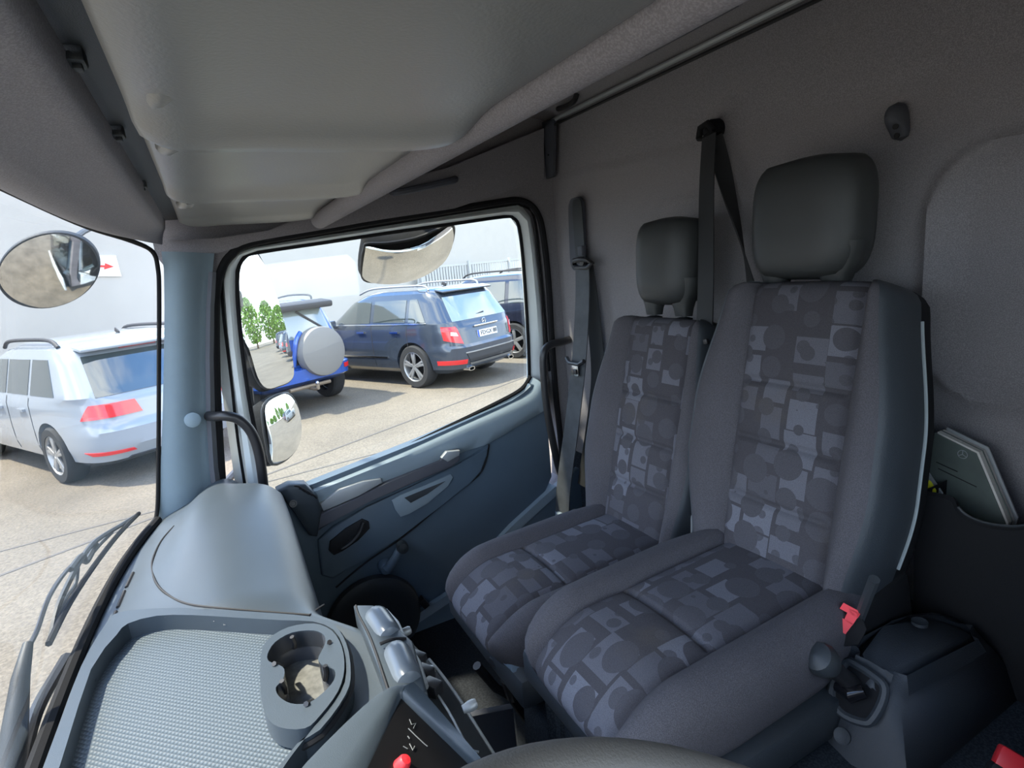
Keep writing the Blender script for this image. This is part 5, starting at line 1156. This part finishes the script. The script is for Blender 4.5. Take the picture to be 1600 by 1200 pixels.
patch(bd, ww_, 'bumper_insert', TRIM, [(('r', .60), .24), (('r', -.60), .24), (('r', -.50), .30), (('r', .50), .30)], .012)
plate(ww_, .075, 0, .72, '', tilt=.2)
for s in ('l', 'R'):
    for xx in (1.33, 2.0): patch(bd, ww_, 'door_gap', TRIM, [((s, xx), .32), ((s, xx+.008), .32), ((s, xx+.008), .96), ((s, xx), .96)], .003)
    for xx in (1.45, 2.15): patch(bd, ww_, 'door_handle', WH, [((s, xx), .80), ((s, xx+.2), .80), ((s, xx+.2), .83), ((s, xx), .83)], .03, th=.035)
for s in (1, -1):
    bm = bmesh.new(); tube(bm, spl([Vector((.80, s*.66, 1.49)), Vector((.98, s*.66, 1.565)), Vector((1.5, s*.665, 1.58)), Vector((2.2, s*.66, 1.565)), Vector((2.4, s*.66, 1.49))], 4), .022, 8); obj('roof_rail', bm, TRIM, ww_, world=False)
bxo(ww_, 'roof_aerial', TRIM, (.95, 0, 1.575), (.10, .015, .05), Matrix.Rotation(R(-30), 3, 'Y'), .006)
# ---------- dark SUV at the right
DK = mat('dark navy car paint', (.022, .025, .042), .2, .3, coat=1)
L_ = [(.24, .25, 4.3, .80, 8), (.34, .06, 4.6, .90, 7), (.5, .0, 4.65, .93, 6), (.95, .08, 4.6, .92, 6.5), (1.05, .14, 3.6, .90, 7), (1.55, .40, 2.7, .78, 7), (1.66, .5, 2.45, .72, 6), (1.70, .7, 2.2, .62, 5)]
ds = carroot('dark_suv', 'dark navy SUV partly hidden at the right edge of the door window', (806, 560), (1.0, .93))
bd = Body(L_); build_body(ds, bd, DK, [(1.0, .36), (3.8, .36)], zlist(L_), .40, .93)
for x in (1.0, 3.8):
    for s in (-1, 1): wheel(ds, x, s*.82, .36, .24, s, 5, 0)
sidewin(bd, ds, [(.60, 1.10, 1.10, .70), (1.2, 2.05, 2.05, 1.2), (2.15, 3.15, 2.7, 2.15)], 1.12, 1.55, CGLASS)
patch(bd, ds, 'rear_window', CGLASS, [(('r', .66), 1.08), (('r', -.66), 1.08), (('r', -.6), 1.52), (('r', .6), 1.52)], .008)
patch(bd, ds, 'tail_lamp', LAMP, [(('l', .3), .85), (('r', .68), .85), (('r', .68), 1.05), (('l', .3), 1.05)], .012)
for s in (1, -1):
    bm = bmesh.new(); tube(bm, spl([Vector((.8, s*.62, 1.66)), Vector((.9, s*.62, 1.75)), Vector((2.2, s*.62, 1.76)), Vector((2.5, s*.62, 1.66))], 4), .018, 8); obj('roof_rail', bm, TRIM, ds, world=False)
# cars and trees behind the truck, seen in the mirrors
for k, (x, y, nm) in enumerate(((7, -16, 'left'), (7.6, -20, 'second'), (8.2, -24, 'third'), (9, -28.5, 'fourth'), (9.6, -33, 'last'))):
    src_ = (ww_, ds, gs)[k % 3]; cpy = copy_tree(src_); cpy.location = (x, y, -GZ); cpy['label'] = ('white estate car', 'dark navy SUV', 'grey SUV')[k % 3]+' far behind the truck, '+nm+' of the row seen in the wing mirror'; cpy['group'] = 'cars seen in the mirror'
LEAF = mat('fresh green leaves', (.16, .30, .05), .6, var=.4, vscale=1.5); BARK = mat('bark', (.12, .09, .06), .9)
def tree(x, y, h, w, label, sd_):
    rnd = random.Random(sd_); t_ = thing('tree', label, 'tree', (x, y, -GZ)); bm = bmesh.new(); tube(bm, [Vector((0, 0, 0)), Vector((.1, 0, h*.4)), Vector((0, .1, h*.8))], [.22, .15, .05], 8); obj('trunk', bm, BARK, t_, world=False)
    bm = bmesh.new()
    for _ in range(1500):
        z = rnd.random(); a = rnd.random()*6.283; rr = w*math.sqrt(rnd.random())*math.sin(math.pi*(.12+.85*z))**.7; p = Vector((math.cos(a)*rr, math.sin(a)*rr, h*(.12+.9*z)))
        u = Vector((rnd.uniform(-1, 1), rnd.uniform(-1, 1), rnd.uniform(-1, 1))).normalized(); v = u.orthogonal().normalized(); s_ = .28
        vs = [bm.verts.new(p+u*s_), bm.verts.new(p+v*s_*.6), bm.verts.new(p-u*s_), bm.verts.new(p-v*s_*.6)]; bm.faces.new(vs)
    tag(obj('foliage', bm, LEAF, t_, world=False, smooth=False), kind='stuff')
for k, (x, y, h, w, lb) in enumerate(((10.8, -59.4, 8.1, 2.2, 'tall slim green tree seen highest in the wing mirror'), (6.0, -64.8, 5.4, 3, 'broad low green tree behind the car park in the mirror'), (15.6, -62.1, 7.2, 2.6, 'tall green tree at the right of the mirrored row'), (20.4, -67.5, 6.3, 3, 'round green tree far right of the mirrored row'), (1.2, -70.2, 5.0, 3, 'low bushy green tree far left of the mirrored row'), (29.0, -60.8, 5.4, 3, 'wide green tree at the end of the mirrored row'), (-6.0, -70.2, 5.4, 3.2, 'rounded green tree beyond the rear of the truck'))):
    tree(x, y, h, w, lb, 30+k)
# ------------------------------------------------------------------ lift the whole scene so that the ground outside is z = 0
for o in list(SC.objects):
    if o.parent is None and o.name not in ('camera', 'sun'): o.location.z += GZ
